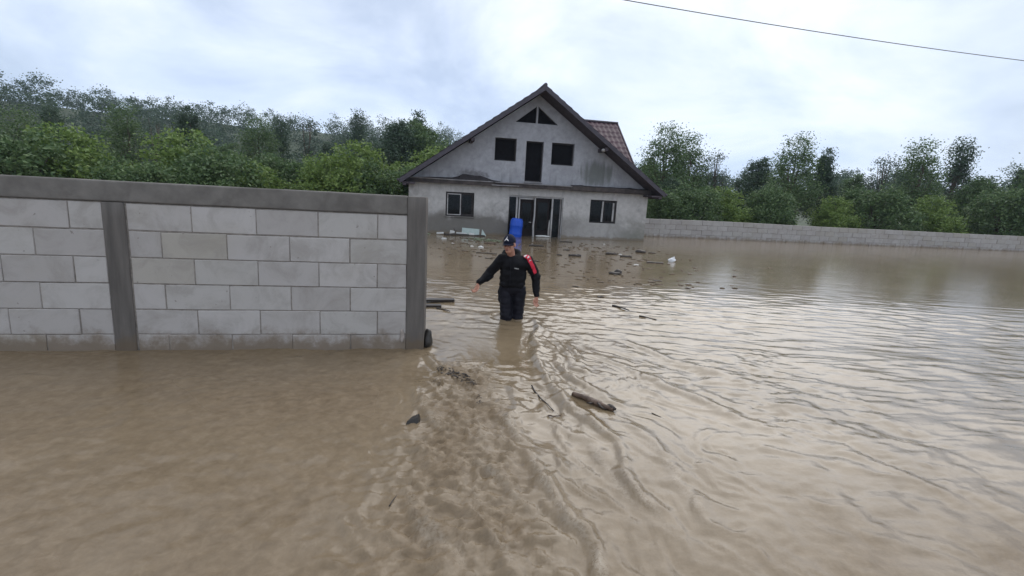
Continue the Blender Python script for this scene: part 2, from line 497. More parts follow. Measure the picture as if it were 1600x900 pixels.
# ------------------------------------------------------------------ flood water
STREAKS = [
    ([(0.36, 6.9), (0.37, 6.45), (0.34, 5.77), (0.36, 4.88), (0.48, 4.23), (0.66, 3.85), (0.84, 3.55)], 0.042, 0.055),
    ([(0.46, 6.8), (0.50, 6.2), (0.53, 5.55), (0.63, 4.85), (0.86, 4.45), (1.05, 4.2)], 0.032, 0.05),
    ([(0.56, 6.6), (0.62, 5.9), (0.70, 5.3), (0.88, 4.8)], 0.020, 0.045),
    ([(0.76, 6.1), (0.82, 5.37), (0.85, 4.68)], 0.018, 0.04),
    ([(0.70, 3.85), (0.83, 3.44), (0.87, 3.1), (0.92, 2.7), (0.98, 2.2)], 0.026, 0.05),
    ([(-0.10, 3.45), (0.16, 3.2), (0.27, 2.85), (0.40, 2.55), (0.55, 2.2), (0.7, 1.7)], 0.026, 0.05),
    ([(-0.2, 3.1), (0.02, 2.85), (0.16, 2.6), (0.26, 2.4)], 0.018, 0.035),
    ([(-0.86, 4.25), (-0.72, 3.9), (-0.57, 3.65), (-0.30, 3.3)], 0.022, 0.045),
    ([(-0.70, 3.3), (-0.50, 3.02), (-0.36, 2.85)], 0.020, 0.035),
    ([(-0.62, 2.72), (-0.48, 2.5), (-0.36, 2.3), (-0.22, 2.05), (-0.1, 1.8)], 0.020, 0.035),
    ([(0.30, 2.6), (0.52, 2.3), (0.60, 2.1)], 0.018, 0.03),
    ([(-0.08, 2.34), (0.04, 2.22), (0.10, 2.0)], 0.016, 0.03),
    ([(1.1, 5.6), (1.4, 5.0), (1.9, 4.3), (2.3, 3.6)], 0.018, 0.06),
    ([(1.5, 6.3), (1.9, 5.6), (2.6, 4.9)], 0.018, 0.07),
    ([(-0.95, 5.35), (-0.82, 5.05), (-0.70, 4.85), (-0.60, 4.75)], 0.03, 0.05),
    ([(0.41, 6.7), (0.43, 6.2), (0.43, 5.6), (0.47, 4.95), (0.60, 4.4), (0.80, 4.05)], 0.022, 0.035),
    ([(0.30, 6.0), (0.26, 5.3), (0.27, 4.8), (0.36, 4.35), (0.5, 4.05)], 0.022, 0.045),
    ([(0.20, 3.9), (0.40, 3.7), (0.62, 3.5), (0.80, 3.0), (0.86, 2.5)], 0.018, 0.05),
    ([(1.0, 4.0), (1.15, 3.5), (1.2, 3.0), (1.22, 2.4)], 0.016, 0.06),
    ([(0.0, 3.9), (0.05, 3.55), (0.2, 3.2)], 0.018, 0.04),
    ([(-0.45, 2.55), (-0.3, 2.3), (-0.15, 2.1)], 0.016, 0.03),
    ([(0.05, 4.6), (0.12, 4.0), (0.05, 3.6), (0.2, 3.35)], 0.016, 0.05),
]
def seg_field(x, y, pts):
    d = np.full(x.shape, 1e9); side = np.zeros(x.shape); tt = np.zeros(x.shape)
    n = len(pts) - 1
    for i in range(n):
        ax, ay = pts[i]; bx, by = pts[i + 1]
        ex, ey = bx - ax, by - ay; l2 = ex * ex + ey * ey
        t = np.clip(((x - ax) * ex + (y - ay) * ey) / l2, 0, 1)
        qx, qy = x - ax - t * ex, y - ay - t * ey
        dd = np.sqrt(qx * qx + qy * qy)
        k = dd < d
        d = np.where(k, dd, d); side = np.where(k, ex * qy - ey * qx, side); tt = np.where(k, (i + t) / n, tt)
    return d, np.sign(side), tt

def water_h(x, y, full=False):
    x = np.asarray(x, float); y = np.asarray(y, float)
    v = (x - WO.x) * UY.x + (y - WO.y) * UY.y          # distance behind the wall line
    u = (x - WO.x) * UX.x + (y - WO.y) * UX.y
    z = -0.10 * (1 - sstep(-0.1, 2.3, v))
    # flow coordinates: out of the gate, towards the viewer and to the right
    a = R(26)
    wx = x + 0.22 * fbm(x * 1.1, y * 1.1, 3, 3); wy = y + 0.22 * fbm(x * 1.1 + 9, y * 1.1, 3, 5)
    s = wx * math.sin(a) - wy * math.cos(a)
    t = wx * math.cos(a) + wy * math.sin(a)
    near = 1 - sstep(5.2, 7.2, y)
    yard = sstep(6.0, 8.2, y)
    bank = (1 - sstep(-1.15, -0.55, x + 0.25 * pnoise(x * 0.9, y * 1.4, 2))) * near     # slack shallow water by the wall
    calm = sstep(9.5, 14.0, y)
    flow = near * (1 - 0.80 * bank)
    tongue = np.exp(-(((x + 0.30) / 0.62) ** 4 + ((y - 5.75) / 0.85) ** 4))                # glassy lip of the gate outflow
    rough = flow * (1 - 0.9 * tongue)
    rgt = sstep(0.15, 0.9, x - 0.10 * (4 - y))                                              # silky fast water on the right
    z = z + rough * (0.020 - 0.006 * rgt) * fbm(t * 2.4, s * 0.8, 3, 11, 0.42)
    rid = 1 - np.abs(fbm(t * 4.2 + 3, s * 1.3, 3, 21))
    z = z + rough * (0.020 - 0.011 * rgt) * np.clip(rid, 0, 1) ** 5
    patch = sstep(-0.1, 0.5, pnoise(x * 1.3 + 5, y * 1.1, 19))
    z = z + rough * (0.0045 - 0.0022 * rgt + 0.0030 * patch) * fbm(t * 13, s * 8, 3, 31)
    z = z + bank * (0.009 * fbm(x * 3.2, y * 2.6, 4, 41, 0.55) + 0.004 * fbm(x * 9, y * 8, 2, 47))
    # choppy shoal where silt has piled up, running out of the gate along the slack water
    xc = -0.45 + 0.28 * np.clip((4.6 - y) / 2.6, 0, 1.4)
    wd = 0.30 + 0.22 * np.clip((4.9 - y) / 2.0, 0, 1.2)
    ch = np.exp(-((x - xc) / wd) ** 4) * sstep(5.25, 4.75, y) * sstep(1.2, 2.6, y)
    rip = 1 - np.abs(fbm(x * 4.5 + 0.35 * fbm(x * 3, y * 3, 2, 53), y * 9.5, 3, 51, 0.55))
    z = z + ch * (0.036 * np.clip(rip, 0, 1) ** 2.5 + 0.013 * fbm(x * 13, y * 16, 3, 57, 0.62) + 0.016 * fbm(x * 2.2, y * 2.8, 2, 59))
    lo = np.exp(-(((x - 0.05) / 0.9) ** 2 + ((y - 2.4) / 0.9) ** 2)) * near
    z = z + lo * 0.018 * fbm(t * 6.0, s * 4.0, 4, 61, 0.5)
    # wind and current ripples
    mid = np.exp(-((y - 7.8) / 2.2) ** 2) * (1 - 0.8 * (1 - sstep(5.7, 7.0, y)) * (1 - sstep(1.6, 3.0, x)))
    z = z + mid * (0.4 + 0.6 * sstep(-0.3, 1.0, x)) * (0.013 * fbm(x * 1.7 + 0.6 * y, y * 5.2, 4, 71, 0.6))
    z = z + mid * (1 - sstep(-0.6, 0.4, x)) * 0.010 * fbm(x * 1.6, y * 6.0, 3, 77, 0.6)
    z = z + yard * (1 - calm) * 0.0032 * fbm(x * 1.4, y * 3.4, 3, 81)
    z = z + calm * 0.0017 * fbm(x * 0.8, y * 2.0, 2, 91)
    right = near * sstep(1.0, 2.5, x)
    z = z + right * 0.010 * fbm(x * 2.2, y * 4.5, 3, 95)
    # standing streaks of the current
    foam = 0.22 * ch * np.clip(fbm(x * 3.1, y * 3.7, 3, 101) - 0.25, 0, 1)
    silt = np.clip(np.maximum(1.15 * ch * (0.75 + 0.5 * pnoise(x * 2.0, y * 2.0, 107)), bank * (0.70 + 0.30 * pnoise(x * 0.9, y * 0.9, 109))), 0, 1)
    silt = np.clip(np.maximum(silt, (0.62 + 0.3 * pnoise(t * 2.2, s * 0.8, 113)) * sstep(3.9, 2.1, y)), 0, 1)
    for pts, h, w in STREAKS:
        px = [p[0] for p in pts]; py = [p[1] for p in pts]
        k = (x > min(px) - 0.5) & (x < max(px) + 0.5) & (y > min(py) - 0.5) & (y < max(py) + 0.5)
        if not k.any(): continue
        xs = x[k] + 0.06 * pnoise(x[k] * 2.2, y[k] * 2.2, 13) + 0.018 * pnoise(x[k] * 7, y[k] * 7, 14); ys = y[k]
        d, sd, tt = seg_field(xs, ys, pts); w = max(w, 0.05) * (0.85 + 0.5 * tt)
        env = np.sin(np.pi * np.clip(tt * 0.96 + 0.02, 0, 1)) ** 0.6 * (0.85 + 0.45 * pnoise(xs * 1.3 + len(pts), ys * 1.3, 17) + 0.15 * pnoise(xs * 5, ys * 5, 18))
        prof = np.exp(-(d / w) ** 2) - 0.30 * np.exp(-((d * sd + 1.3 * w) / (1.1 * w)) ** 2)
        add = np.zeros(x.shape); add[k] = 1.4 * h * np.clip(env, 0, 2) * prof * (1 + 0.25 * pnoise(xs * 11, ys * 11, 43))
        z = z + add
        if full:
            add = np.zeros(x.shape); add[k] = 0.6 * np.exp(-((d + sd * 0.3 * w) / (0.42 * w)) ** 2) * np.clip(env * 1.0 - 0.25 + 0.5 * pnoise(xs * 4, ys * 4, 29), 0, 1)  # foam tint that also paints sky reflection along the streak crests
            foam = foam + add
    # wake round the wading man and the gate post
    for cx, cy, amp, lam, r0 in ((MAN.x - 0.08, MAN.y, 0.008, 0.16, 0.10), (MAN.x + 0.09, MAN.y, 0.009, 0.17, 0.10), (WO.x, WO.y, 0.008, 0.2, 0.1)):
        r = np.sqrt((x - cx) ** 2 + (y - cy) ** 2)
        z = z + amp * np.cos((r - r0) * 2 * math.pi / lam) * np.exp(-np.maximum(r - r0, 0) / 0.28) * (0.6 + 0.7 * pnoise(x * 6, y * 6, 23))
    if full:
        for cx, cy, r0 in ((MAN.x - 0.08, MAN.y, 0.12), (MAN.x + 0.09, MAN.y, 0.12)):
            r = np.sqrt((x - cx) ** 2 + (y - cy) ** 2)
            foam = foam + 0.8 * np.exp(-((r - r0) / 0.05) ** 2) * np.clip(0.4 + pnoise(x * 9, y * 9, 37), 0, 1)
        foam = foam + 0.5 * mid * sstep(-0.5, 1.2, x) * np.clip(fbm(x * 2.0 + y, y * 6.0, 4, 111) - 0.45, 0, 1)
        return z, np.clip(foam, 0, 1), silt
    return z
def wh(x, y): return float(water_h(np.array([x]), np.array([y]))[0])

def axis(segs):
    out = []
    for a, b, st in segs:
        n = max(1, int(round((b - a) / st)))
        out += list(np.linspace(a, b, n, endpoint=False))
    out.append(segs[-1][1])
    return np.array(out)
gx = axis([(-70, -22, 3), (-22, -9, 0.6), (-9, -3.4, 0.12), (-3.4, -1.4, 0.035), (-1.4, 1.7, 0.02), (1.7, 3.6, 0.04), (3.6, 9, 0.10), (9, 22, 0.5), (22, 70, 3)])
gy = axis([(-10, 0.5, 0.8), (0.5, 1.6, 0.08), (1.6, 6.2, 0.02), (6.2, 10, 0.03), (10, 17, 0.06), (17, 26, 0.12), (26, 60, 1.0)])
X, Y = np.meshgrid(gx, gy)
Z, FOAM_GLINT, SILT = water_h(X.ravel(), Y.ravel(), True)
nx, ny = len(gx), len(gy)
co = np.stack([X.ravel(), Y.ravel(), Z], 1).astype(np.float32)
i0 = (np.arange(ny - 1)[:, None] * nx + np.arange(nx - 1)[None, :]).ravel()
quads = np.stack([i0, i0 + 1, i0 + nx + 1, i0 + nx], 1).astype(np.int32)
wm = bpy.data.meshes.new('floodwater')
wm.vertices.add(len(co)); wm.vertices.foreach_set('co', co.ravel())
wm.loops.add(quads.size); wm.loops.foreach_set('vertex_index', quads.ravel())
wm.polygons.add(len(quads))
wm.polygons.foreach_set('loop_start', np.arange(0, quads.size, 4, dtype=np.int32))
wm.polygons.foreach_set('loop_total', np.full(len(quads), 4, np.int32))
wm.polygons.foreach_set('use_smooth', np.ones(len(quads), bool))
wm.update(); wm.validate()
for nm_, ar_ in (('foam', FOAM_GLINT), ('silt', SILT)):
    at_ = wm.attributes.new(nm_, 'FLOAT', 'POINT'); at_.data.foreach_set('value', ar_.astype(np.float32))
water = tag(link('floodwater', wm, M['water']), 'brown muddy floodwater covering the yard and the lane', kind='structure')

# ------------------------------------------------------------------ ground and hills
gxs = axis([(-250, -100, 15), (-100, 100, 6), (100, 250, 15)])
gys = axis([(-29, 121, 6), (121, 241, 12)])
GX, GY = np.meshgrid(gxs, gys)
def ground_h(x, y):
    z = -0.75 + 1.6 * sstep(36, 70, y) + 0.25 * sstep(26, 34, y) + 0.3 * pnoise(x * 0.05, y * 0.05, 3) * sstep(30, 60, y)
    d = np.sqrt(x ** 2 + y ** 2)
    side = sstep(0.42, -0.35, x / np.maximum(y, 1.0)) * 1.0
    z = z + sstep(95, 190, d) * (6 + 13 * side + 4.0 * pnoise(x * 0.011, y * 0.011, 5) + 1.5 * pnoise(x * 0.04, y * 0.04, 6)) * (y > 0)
    return z
GZ = ground_h(GX.ravel(), GY.ravel())
gm = bpy.data.meshes.new('ground')
nx2, ny2 = len(gxs), len(gys)
vv = np.stack([GX.ravel(), GY.ravel(), GZ], 1)
ff = [(j * nx2 + i, j * nx2 + i + 1, (j + 1) * nx2 + i + 1, (j + 1) * nx2 + i) for j in range(ny2 - 1) for i in range(nx2 - 1)]
gm.from_pydata(vv.tolist(), [], ff)
gm.polygons.foreach_set('use_smooth', [True] * len(gm.polygons))
tag(link('ground', gm, M['earth']), 'dark wet ground rising behind the yard to low hills', kind='structure')
def gh(x, y): return float(ground_h(np.array([x]), np.array([y]))[0])

# ------------------------------------------------------------------ house
house = tag(empty('house', HO, YAW), 'unfinished grey gabled house with dark roof standing in floodwater', 'house')
HW = 5.3            # half width
DEP = 9.0
RISE = 0.70
def rt(x): return 6.10 - RISE * abs(x)        # roof top over the gable
def ru(x): return 5.90 - RISE * abs(x)        # roof underside

def rect_wall(x0, x1, z0, z1, holes, th):
    xs = sorted({x0, x1} | {h[0] for h in holes} | {h[1] for h in holes})
    zs = sorted({z0, z1} | {h[2] for h in holes} | {h[3] for h in holes})
    bm = bmesh.new()
    for i in range(len(xs) - 1):
        for j in range(len(zs) - 1):
            cx, cz = (xs[i] + xs[i + 1]) / 2, (zs[j] + zs[j + 1]) / 2
            if any(h[0] < cx < h[1] and h[2] < cz < h[3] for h in holes): continue
            bm.faces.new([bm.verts.new(p) for p in ((xs[i], 0, zs[j]), (xs[i + 1], 0, zs[j]), (xs[i + 1], 0, zs[j + 1]), (xs[i], 0, zs[j + 1]))])
    return bm

def finish_wall(bm, name, mat, th, parent):
    bmesh.ops.remove_doubles(bm, verts=bm.verts[:], dist=1e-5)
    r = bmesh.ops.extrude_face_region(bm, geom=bm.faces[:])
    bmesh.ops.translate(bm, vec=(0, th, 0), verts=[g for g in r['geom'] if isinstance(g, bmesh.types.BMVert)])
    bmesh.ops.recalc_face_normals(bm, faces=bm.faces[:])
    me = bpy.data.meshes.new(name); bm.to_mesh(me); bm.free()
    return link(name, me, mat, parent)

WIN1 = (-3.77, -2.57, 0.74, 1.75)
WIN2 = (2.60, 3.85, 0.72, 1.74)
DOOR = (-1.07, 1.36, -0.8, 1.75)
BALC = (-0.45, 0.31, 2.36, 4.03)
ATT1 = (-1.79, -0.87, 3.15, 4.08)
ATT2 = (0.67, 1.68, 3.12, 4.04)
bm = rect_wall(-HW, HW, -0.8, 2.14, [WIN1, WIN2, DOOR], 0.3)
finish_wall(bm, 'wall', M['stucco_lower'], 0.3, house)

# gable: rectangle cells below the triangle windows are clipped by the roof line
bm = bmesh.new()
def cell(x0, x1, zb0, zb1, zt0, zt1):
    pts = [(x0, 0, zb0), (x1, 0, zb1)]
    if zt1 > zb1 + 1e-4: pts.append((x1, 0, zt1))
    if zt0 > zb0 + 1e-4: pts.append((x0, 0, zt0))
    if len(pts) >= 3: bm.faces.new([bm.verts.new(p) for p in pts])
g0 = 2.27
xe = (5.90 - g0) / RISE
xe = min(xe, HW)
xs = sorted({-xe, xe, 0.0, BALC[0], BALC[1], ATT1[0], ATT1[1], ATT2[0], ATT2[1], -0.96, 0.86, -0.085, -0.015})
TB = 4.76
def tritop(x): return 5.47 - 0.77 * abs(x + 0.05)
for a, b in zip(xs[:-1], xs[1:]):
    c = (a + b) / 2
    holes = [h for h in (BALC, ATT1, ATT2) if h[0] < c < h[1]]
    z = g0
    zt = (ru(a), ru(b))
    for h in holes:
        if h[2] > z + 1e-4: cell(a, b, z, z, h[2], h[2])
        z = h[3]
    if -0.96 < c < 0.86 and not (-0.085 < c < -0.015):
        cell(a, b, z, z, TB, TB)
        cell(a, b, max(TB, tritop(a)), max(TB, tritop(b)), zt[0], zt[1])
    else:
        cell(a, b, z, z, zt[0], zt[1])
finish_wall(bm, 'gable_wall', M['stucco_gable'], 0.25, house)

# side walls, back, slabs
MB().box(-HW, -HW + 0.3, 0.302, DEP, -0.8, 2.138).build('side_wall', M['stucco_lower'], house)
MB().box(HW - 0.3, HW, 0.302, DEP, -0.8, 2.138).build('side_wall', M['stucco_lower'], house)
mb = MB().poly([(-HW + 0.303, DEP - 0.3, -0.8), (HW - 0.303, DEP - 0.3, -0.8), (HW - 0.303, DEP - 0.3, ru(HW)), (0, DEP - 0.3, 5.88), (-HW + 0.303, DEP - 0.3, ru(HW))])
mb.poly([(-HW + 0.303, DEP - 0.02, -0.8), (-HW + 0.303, DEP - 0.02, ru(HW)), (0, DEP - 0.02, 5.88), (HW - 0.303, DEP - 0.02, ru(HW)), (HW - 0.303, DEP - 0.02, -0.8)])
mb.build('back_wall', M['inner'], house)
MB().box(-HW + 0.305, HW - 0.305, 0.304, DEP - 0.31, -0.55, -0.35).build('floor_slab', M['slab'], house)
MB().box(-HW + 0.01, HW - 0.01, 0.01, DEP - 0.31, 2.142, 2.268).build('ceiling_slab', M['slab'], house)
MB().box(-1.6, -1.48, 3.4, DEP - 0.32, -0.34, 2.13).build('partition_wall', M['inner'], house)
MB().box(-HW + 0.31, HW - 0.31, 3.9, 4.02, -0.34, 2.13).build('partition_wall', M['inner'], house)
MB().poly([(-4.6, 3.2, 2.30), (4.6, 3.2, 2.30), (4.6, 3.2, 2.55), (0, 3.2, 5.75), (-4.6, 3.2, 2.55)]).build('partition_wall', M['inner'], house)

# main roof: profiled metal sheets with verge boards and boarded overhang
def tile_sheet(org, eu, ev, lu, lv, nrm, keep=None, pu=0.21, pv=0.36):
    nu, nv = int(lu / 0.042), int(lv / 0.06)
    vs, fs = [], []
    for j in range(nv + 1):
        for i in range(nu + 1):
            a, b = lu * i / nu, lv * j / nv
            h = 0.016 * math.cos(2 * math.pi * a / pu) + 0.030 * ((b / pv) % 1.0)
            vs.append(tuple(org + eu * a + ev * b + nrm * h))
    for j in range(nv):
        for i in range(nu):
            q = (j * (nu + 1) + i, j * (nu + 1) + i + 1, (j + 1) * (nu + 1) + i + 1, (j + 1) * (nu + 1) + i)
            if keep is None or all(keep(*vs[k]) for k in q): fs.append(q)
    mb = MB(); mb.v, mb.f = vs, fs
    return mb
FO, BO, EO = 0.95, 0.4, 5.62     # front and back overhang, eave half width
SL = math.sqrt(EO ** 2 + (EO * RISE) ** 2)
for sgn in (-1, 1):
    ev = Vector((sgn * EO, 0, -EO * RISE)) / SL
    nr = Vector((sgn * RISE, 0, 1)).normalized()
    sheet = tile_sheet(Vector((0, -FO + 0.01, 6.10)), Vector((0, 1, 0)), ev, DEP + FO + BO, SL, nr)
    rf = sheet.build('roof', M['roof'], house, smooth=True)
    p = [Vector((0, 0, 6.06)) , Vector((sgn * (EO - 0.03), 0, 6.06 - RISE * (EO - 0.03)))]
    th = Vector((0, 0, -0.12))
    a0, a1 = Vector((0, -FO + 0.03, 0)), Vector((0, DEP + BO - 0.03, 0))
    d = MB()
    d.v = [tuple(q) for q in (p[0] + a0, p[1] + a0, p[1] + a1, p[0] + a1, p[0] + a0 + th, p[1] + a0 + th, p[1] + a1 + th, p[0] + a1 + th)]
    d.f = [(0, 1, 2, 3), (7, 6, 5, 4), (0, 4, 5, 1), (1, 5, 6, 2), (2, 6, 7, 3), (3, 7, 4, 0)]
    d.build('roof_deck', M['roof_wood'], rf)
    # verge board along the front rake
    v = MB()
    q0, q1 = Vector((0, -FO, 6.115)), Vector((sgn * (EO + 0.01), -FO, 6.115 - RISE * (EO + 0.01)))
    dz, dy = Vector((0, 0, -0.20)), Vector((0, -0.03, 0))
    v.v = [tuple(q) for q in (q0, q1, q1 + dz, q0 + dz, q0 + dy, q1 + dy, q1 + dz + dy, q0 + dz + dy)]
    v.f = [(0, 1, 2, 3), (7, 6, 5, 4), (0, 4, 5, 1), (1, 5, 6, 2), (2, 6, 7, 3), (3, 7, 4, 0)]
    v.build('verge_board', M['rake'], rf)
    # eave gutter and purlin ends under the overhang
    MB().tube([(sgn * (EO + 0.06), -FO, 6.04 - RISE * EO), (sgn * (EO + 0.06), DEP + BO, 6.04 - RISE * EO)], 0.06, 10).build('gutter', M['rake'], rf, True)
    for k, t in enumerate((0.50, 0.97)):
        x = sgn * EO * t
        MB().box(x - 0.07, x + 0.07, -FO + 0.05, 0.6, ru(x) - 0.03 - 0.14, ru(x) - 0.03).build('purlin_end', M['roof_wood'], rf)
    MB().box(min(sgn * 5.06, sgn * 5.52), max(sgn * 5.06, sgn * 5.52), -FO + 0.06, DEP, 1.98, 2.05).build('eave_soffit', M['roof_wood'], rf)
MB().tube([(0, -FO - 0.02, 6.12), (0, DEP + BO, 6.12)], 0.075, 10).build('ridge_cap', M['rake'], house, True)

# cross gable on the right
DR, DZ, DX, DS = 3.0, 5.50, 4.72, 0.86
def keep(x, y, z): return z > rt(x) - 0.12
dl = math.sqrt(1 + DS * DS)
n1 = Vector((0, -DS, 1)).normalized()
dorm = tile_sheet(Vector((0.5, DR, DZ)), Vector((1, 0, 0)), Vector((0, -1, -DS)) / dl, DX - 0.5, 3.2 * dl * 0.93, n1, keep, 0.24, 0.40).build('cross_roof', M['roof'], house, smooth=True)
n2 = Vector((0, DS, 1)).normalized()
tile_sheet(Vector((0.5, DR, DZ)), Vector((1, 0, 0)), Vector((0, 1, -DS)) / dl, DX - 0.5, 3.2 * dl * 0.93, n2, keep, 0.24, 0.40).build('cross_roof', M['roof'], house, smooth=True)
MB().tube([(0.9, DR, DZ + 0.03), (DX + 0.02, DR, DZ + 0.03)], 0.06, 8).build('ridge_cap', M['rake'], dorm, True)
xw = DX - 0.3
MB().poly([(xw, DR - 2.9, DZ - 2.9 * DS - 0.08), (xw, DR + 2.9, DZ - 2.9 * DS - 0.08), (xw, DR, DZ - 0.08)]).build('cross_gable_wall', M['stucco_gable'], house)
for sg in (-1, 1):
    MB().bar((DX, DR, DZ - 0.06), (DX, DR + sg * 2.95, DZ - 0.06 - 2.95 * DS), 0.04, 0.16).build('verge_board', M['rake'], dorm)

# ledge between the storeys: sagging timber, bent flashing, torn membrane
def strip(x0, x1, y0, y1, zlo, zhi, n, amp, seed):
    mb = MB()
    for i in range(n + 1):
        x = x0 + (x1 - x0) * i / n
        o = amp * mnoise.noise(Vector((x * 0.7, seed, 0))) + 0.4 * amp * mnoise.noise(Vector((x * 2.9, seed, 3)))
        for y, z in ((y0, zlo), (y0, zhi), (y1, zhi), (y1, zlo)):
            mb.v.append((x, y, z + o))
        if i:
            b = (i - 1) * 4
            for k in range(4):
                k2 = (k + 1) % 4
                mb.f.append((b + k, b + k2, b + 4 + k2, b + 4 + k))
    mb.f.append((0, 1, 2, 3)); e_ = n * 4; mb.f.append((e_ + 3, e_ + 2, e_ + 1, e_))
    return mb
ledge = strip(-5.42, 5.30, -0.30, -0.003, 2.075, 2.232, 60, 0.014, 1.0).build('ledge', M['ledge'], house)
strip(-5.45, -1.85, -0.335, -0.306, 2.222, 2.262, 30, 0.014, 2.0).build('flashing', M['ledge_metal'], ledge)
strip(-1.75, 1.6, -0.345, -0.306, 2.222, 2.257, 30, 0.016, 4.0).build('flashing', M['ledge_metal'], ledge)
strip(1.55, 5.28, -0.33, -0.304, 2.10, 2.268, 30, 0.02, 6.0).build('flashing', M['ledge'], ledge)
strip(-1.9, -0.75, -0.42, -0.36, 2.10, 2.14, 10, 0.01, 8.0).build('loose_lath', M['ledge_metal'], ledge)
mb = MB()
prof = [(-4.9, 0.02), (-4.4, 0.05), (-3.9, 0.06), (-3.55, 0.07), (-3.3, 0.13), (-3.1, 0.24), (-2.9, 0.235), (-2.6, 0.20), (-2.35, 0.21), (-2.1, 0.14), (-1.85, 0.07), (-1.5, 0.03)]
for i, (x, h) in enumerate(prof):
    mb.v += [(x, -0.26, 2.262), (x, -0.03 - 0.10 * random.random(), 2.262 + h), (x, -0.008, 2.262 + h * 0.9)]
    if i:
        b = (i - 1) * 3
        mb.f += [(b, b + 1, b + 4, b + 3), (b + 1, b + 2, b + 5, b + 4)]
mb.build('torn_membrane', M['membrane'], ledge)
mb = MB()
for i in range(25):
    x = 1.6 + 3.6 * i / 24
    h = 0.05 + 0.05 * abs(mnoise.noise(Vector((x * 2.2, 5, 0))))
    mb.v += [(x, -0.27, 2.262), (x, -0.10, 2.262 + h), (x, -0.008, 2.262 + h * 0.8)]
    if i:
        b = (i - 1) * 3
        mb.f += [(b, b + 1, b + 4, b + 3), (b + 1, b + 2, b + 5, b + 4)]
mb.build('torn_membrane', M['membrane'], ledge)

# windows and doors
def frame_rect(x0, x1, z0, z1, w, y0, y1):
    mb = MB()
    mb.box(x0, x1, y0, y1, z1 - w, z1); mb.box(x0, x1, y0, y1, z0, z0 + w)
    mb.box(x0, x0 + w, y0, y1, z0 + w, z1 - w); mb.box(x1 - w, x1, y0, y1, z0 + w, z1 - w)
    return mb
def pane(x0, x1, z0, z1, y, parent, mat='glass'):
    return MB().box(x0, x1, y, y + 0.012, z0, z1).build('pane', M[mat], parent)
# left ground-floor window
x0, x1, z0, z1 = WIN1
wf = frame_rect(x0 + 0.004, x1 - 0.004, z0 + 0.004, z1 - 0.004, 0.065, 0.06, 0.13).build('window', M['frame_dark'], house)
frame_rect(x0 + 0.062, x0 + 0.64, z0 + 0.05, z1 - 0.07, 0.036, 0.04, 0.10).build('sash', M['pvc'], wf)
pane(x0 + 0.098, x0 + 0.604, z0 + 0.086, z1 - 0.106, 0.075, wf)
frame_rect(x0 + 0.645, x1 - 0.07, z0 + 0.07, z1 - 0.07, 0.045, 0.07, 0.12).build('sash', M['frame_dark'], wf)
pane(x0 + 0.69, x1 - 0.115, z0 + 0.115, z1 - 0.115, 0.09, wf)
MB().box(x0 - 0.03, x1 + 0.03, -0.06, 0.055, z0 - 0.03, z0 - 0.003).build('sill', M['stucco_lower'], wf)
# right ground-floor window
x0, x1, z0, z1 = WIN2
wf = frame_rect(x0 + 0.004, x1 - 0.004, z0 + 0.004, z1 - 0.004, 0.055, 0.06, 0.13).build('window', M['frame_dark'], house)
MB().bar((x0 + 0.60, 0.045, z1 - 0.06), (x0 + 0.585, 0.045, z0 + 0.06), 0.06, 0.075, (0, 1, 0)).build('mullion', M['pvc'], wf)
pane(x0 + 0.06, x0 + 0.55, z0 + 0.06, z1 - 0.06, 0.09, wf)
frame_rect(x0 + 0.66, x1 - 0.06, z0 + 0.05, z1 - 0.06, 0.045, 0.05, 0.10).build('sash', M['frame_dark'], wf)
MB().box(x1 - 0.175, x1 - 0.107, 0.035, 0.10, z0 + 0.10, z1 - 0.11).build('sash_stile', M['pvc'], wf)
pane(x0 + 0.71, x1 - 0.18, z0 + 0.10, z1 - 0.11, 0.08, wf)
# entrance: side light, two door leaves, narrow side light
x0, x1, z0, z1 = DOOR
ent = MB().box(x0 + 0.004, x1 - 0.004, 0.08, 0.16, z1 - 0.07, z1 - 0.004).build('entrance', M['pvc'], house)
MB().box(x0 + 0.004, x0 + 0.05, 0.08, 0.16, -0.75, z1 - 0.072).build('frame_post', M['frame_dark'], ent)
MB().box(x0 + 0.33, x0 + 0.40, 0.07, 0.16, -0.75, z1 - 0.072).build('frame_post', M['pvc'], ent)
MB().box(x0 + 0.45, x0 + 0.50, 0.05, 0.15, -0.75, z1 - 0.072).build('frame_post', M['pvc'], ent)
MB().box(x0 + 0.502, x0 + 1.10, 0.05, 0.15, z1 - 0.15, z1 - 0.09).build('door_head', M['pvc'], ent)
MB().tube([(x0 + 1.16, 0.07, z1 - 0.08), (x0 + 1.17, 0.06, 0.9), (x0 + 1.13, 0.03, 0.45), (x0 + 1.17, 0.04, -0.2), (x0 + 1.17, 0.05, -0.7)], [0.035, 0.035, 0.045, 0.05, 0.05], 6).build('frame_post', M['pvc'], ent)
MB().box(x0 + 1.92, x0 + 1.985, 0.05, 0.15, -0.75, z1 - 0.072).build('frame_post', M['pvc'], ent)
MB().tube([(x0 + 1.86, 0.05, 0.75), (x0 + 1.84, 0.03, 0.3), (x0 + 1.86, 0.03, -0.4)], [0.02, 0.045, 0.05], 6).build('frame_post', M['pvc'], ent)
MB().box(x0 + 2.30, x0 + 2.345, 0.06, 0.15, -0.75, z1 - 0.072).build('frame_post', M['ledge_metal'], ent)
MB().box(x0 + 2.385, x1 - 0.004, 0.05, 0.15, -0.75, z1 - 0.072).build('frame_post', M['pvc'], ent)
pane(x0 + 0.052, x0 + 0.328, -0.7, z1 - 0.075, 0.11, ent)
pane(x0 + 1.99, x0 + 2.298, -0.7, z1 - 0.075, 0.11, ent)
dl_ = MB().box(x0 + 0.505, x0 + 1.09, 0.09, 0.13, -0.75, z1 - 0.155).build('door', M['door_panel'], ent)
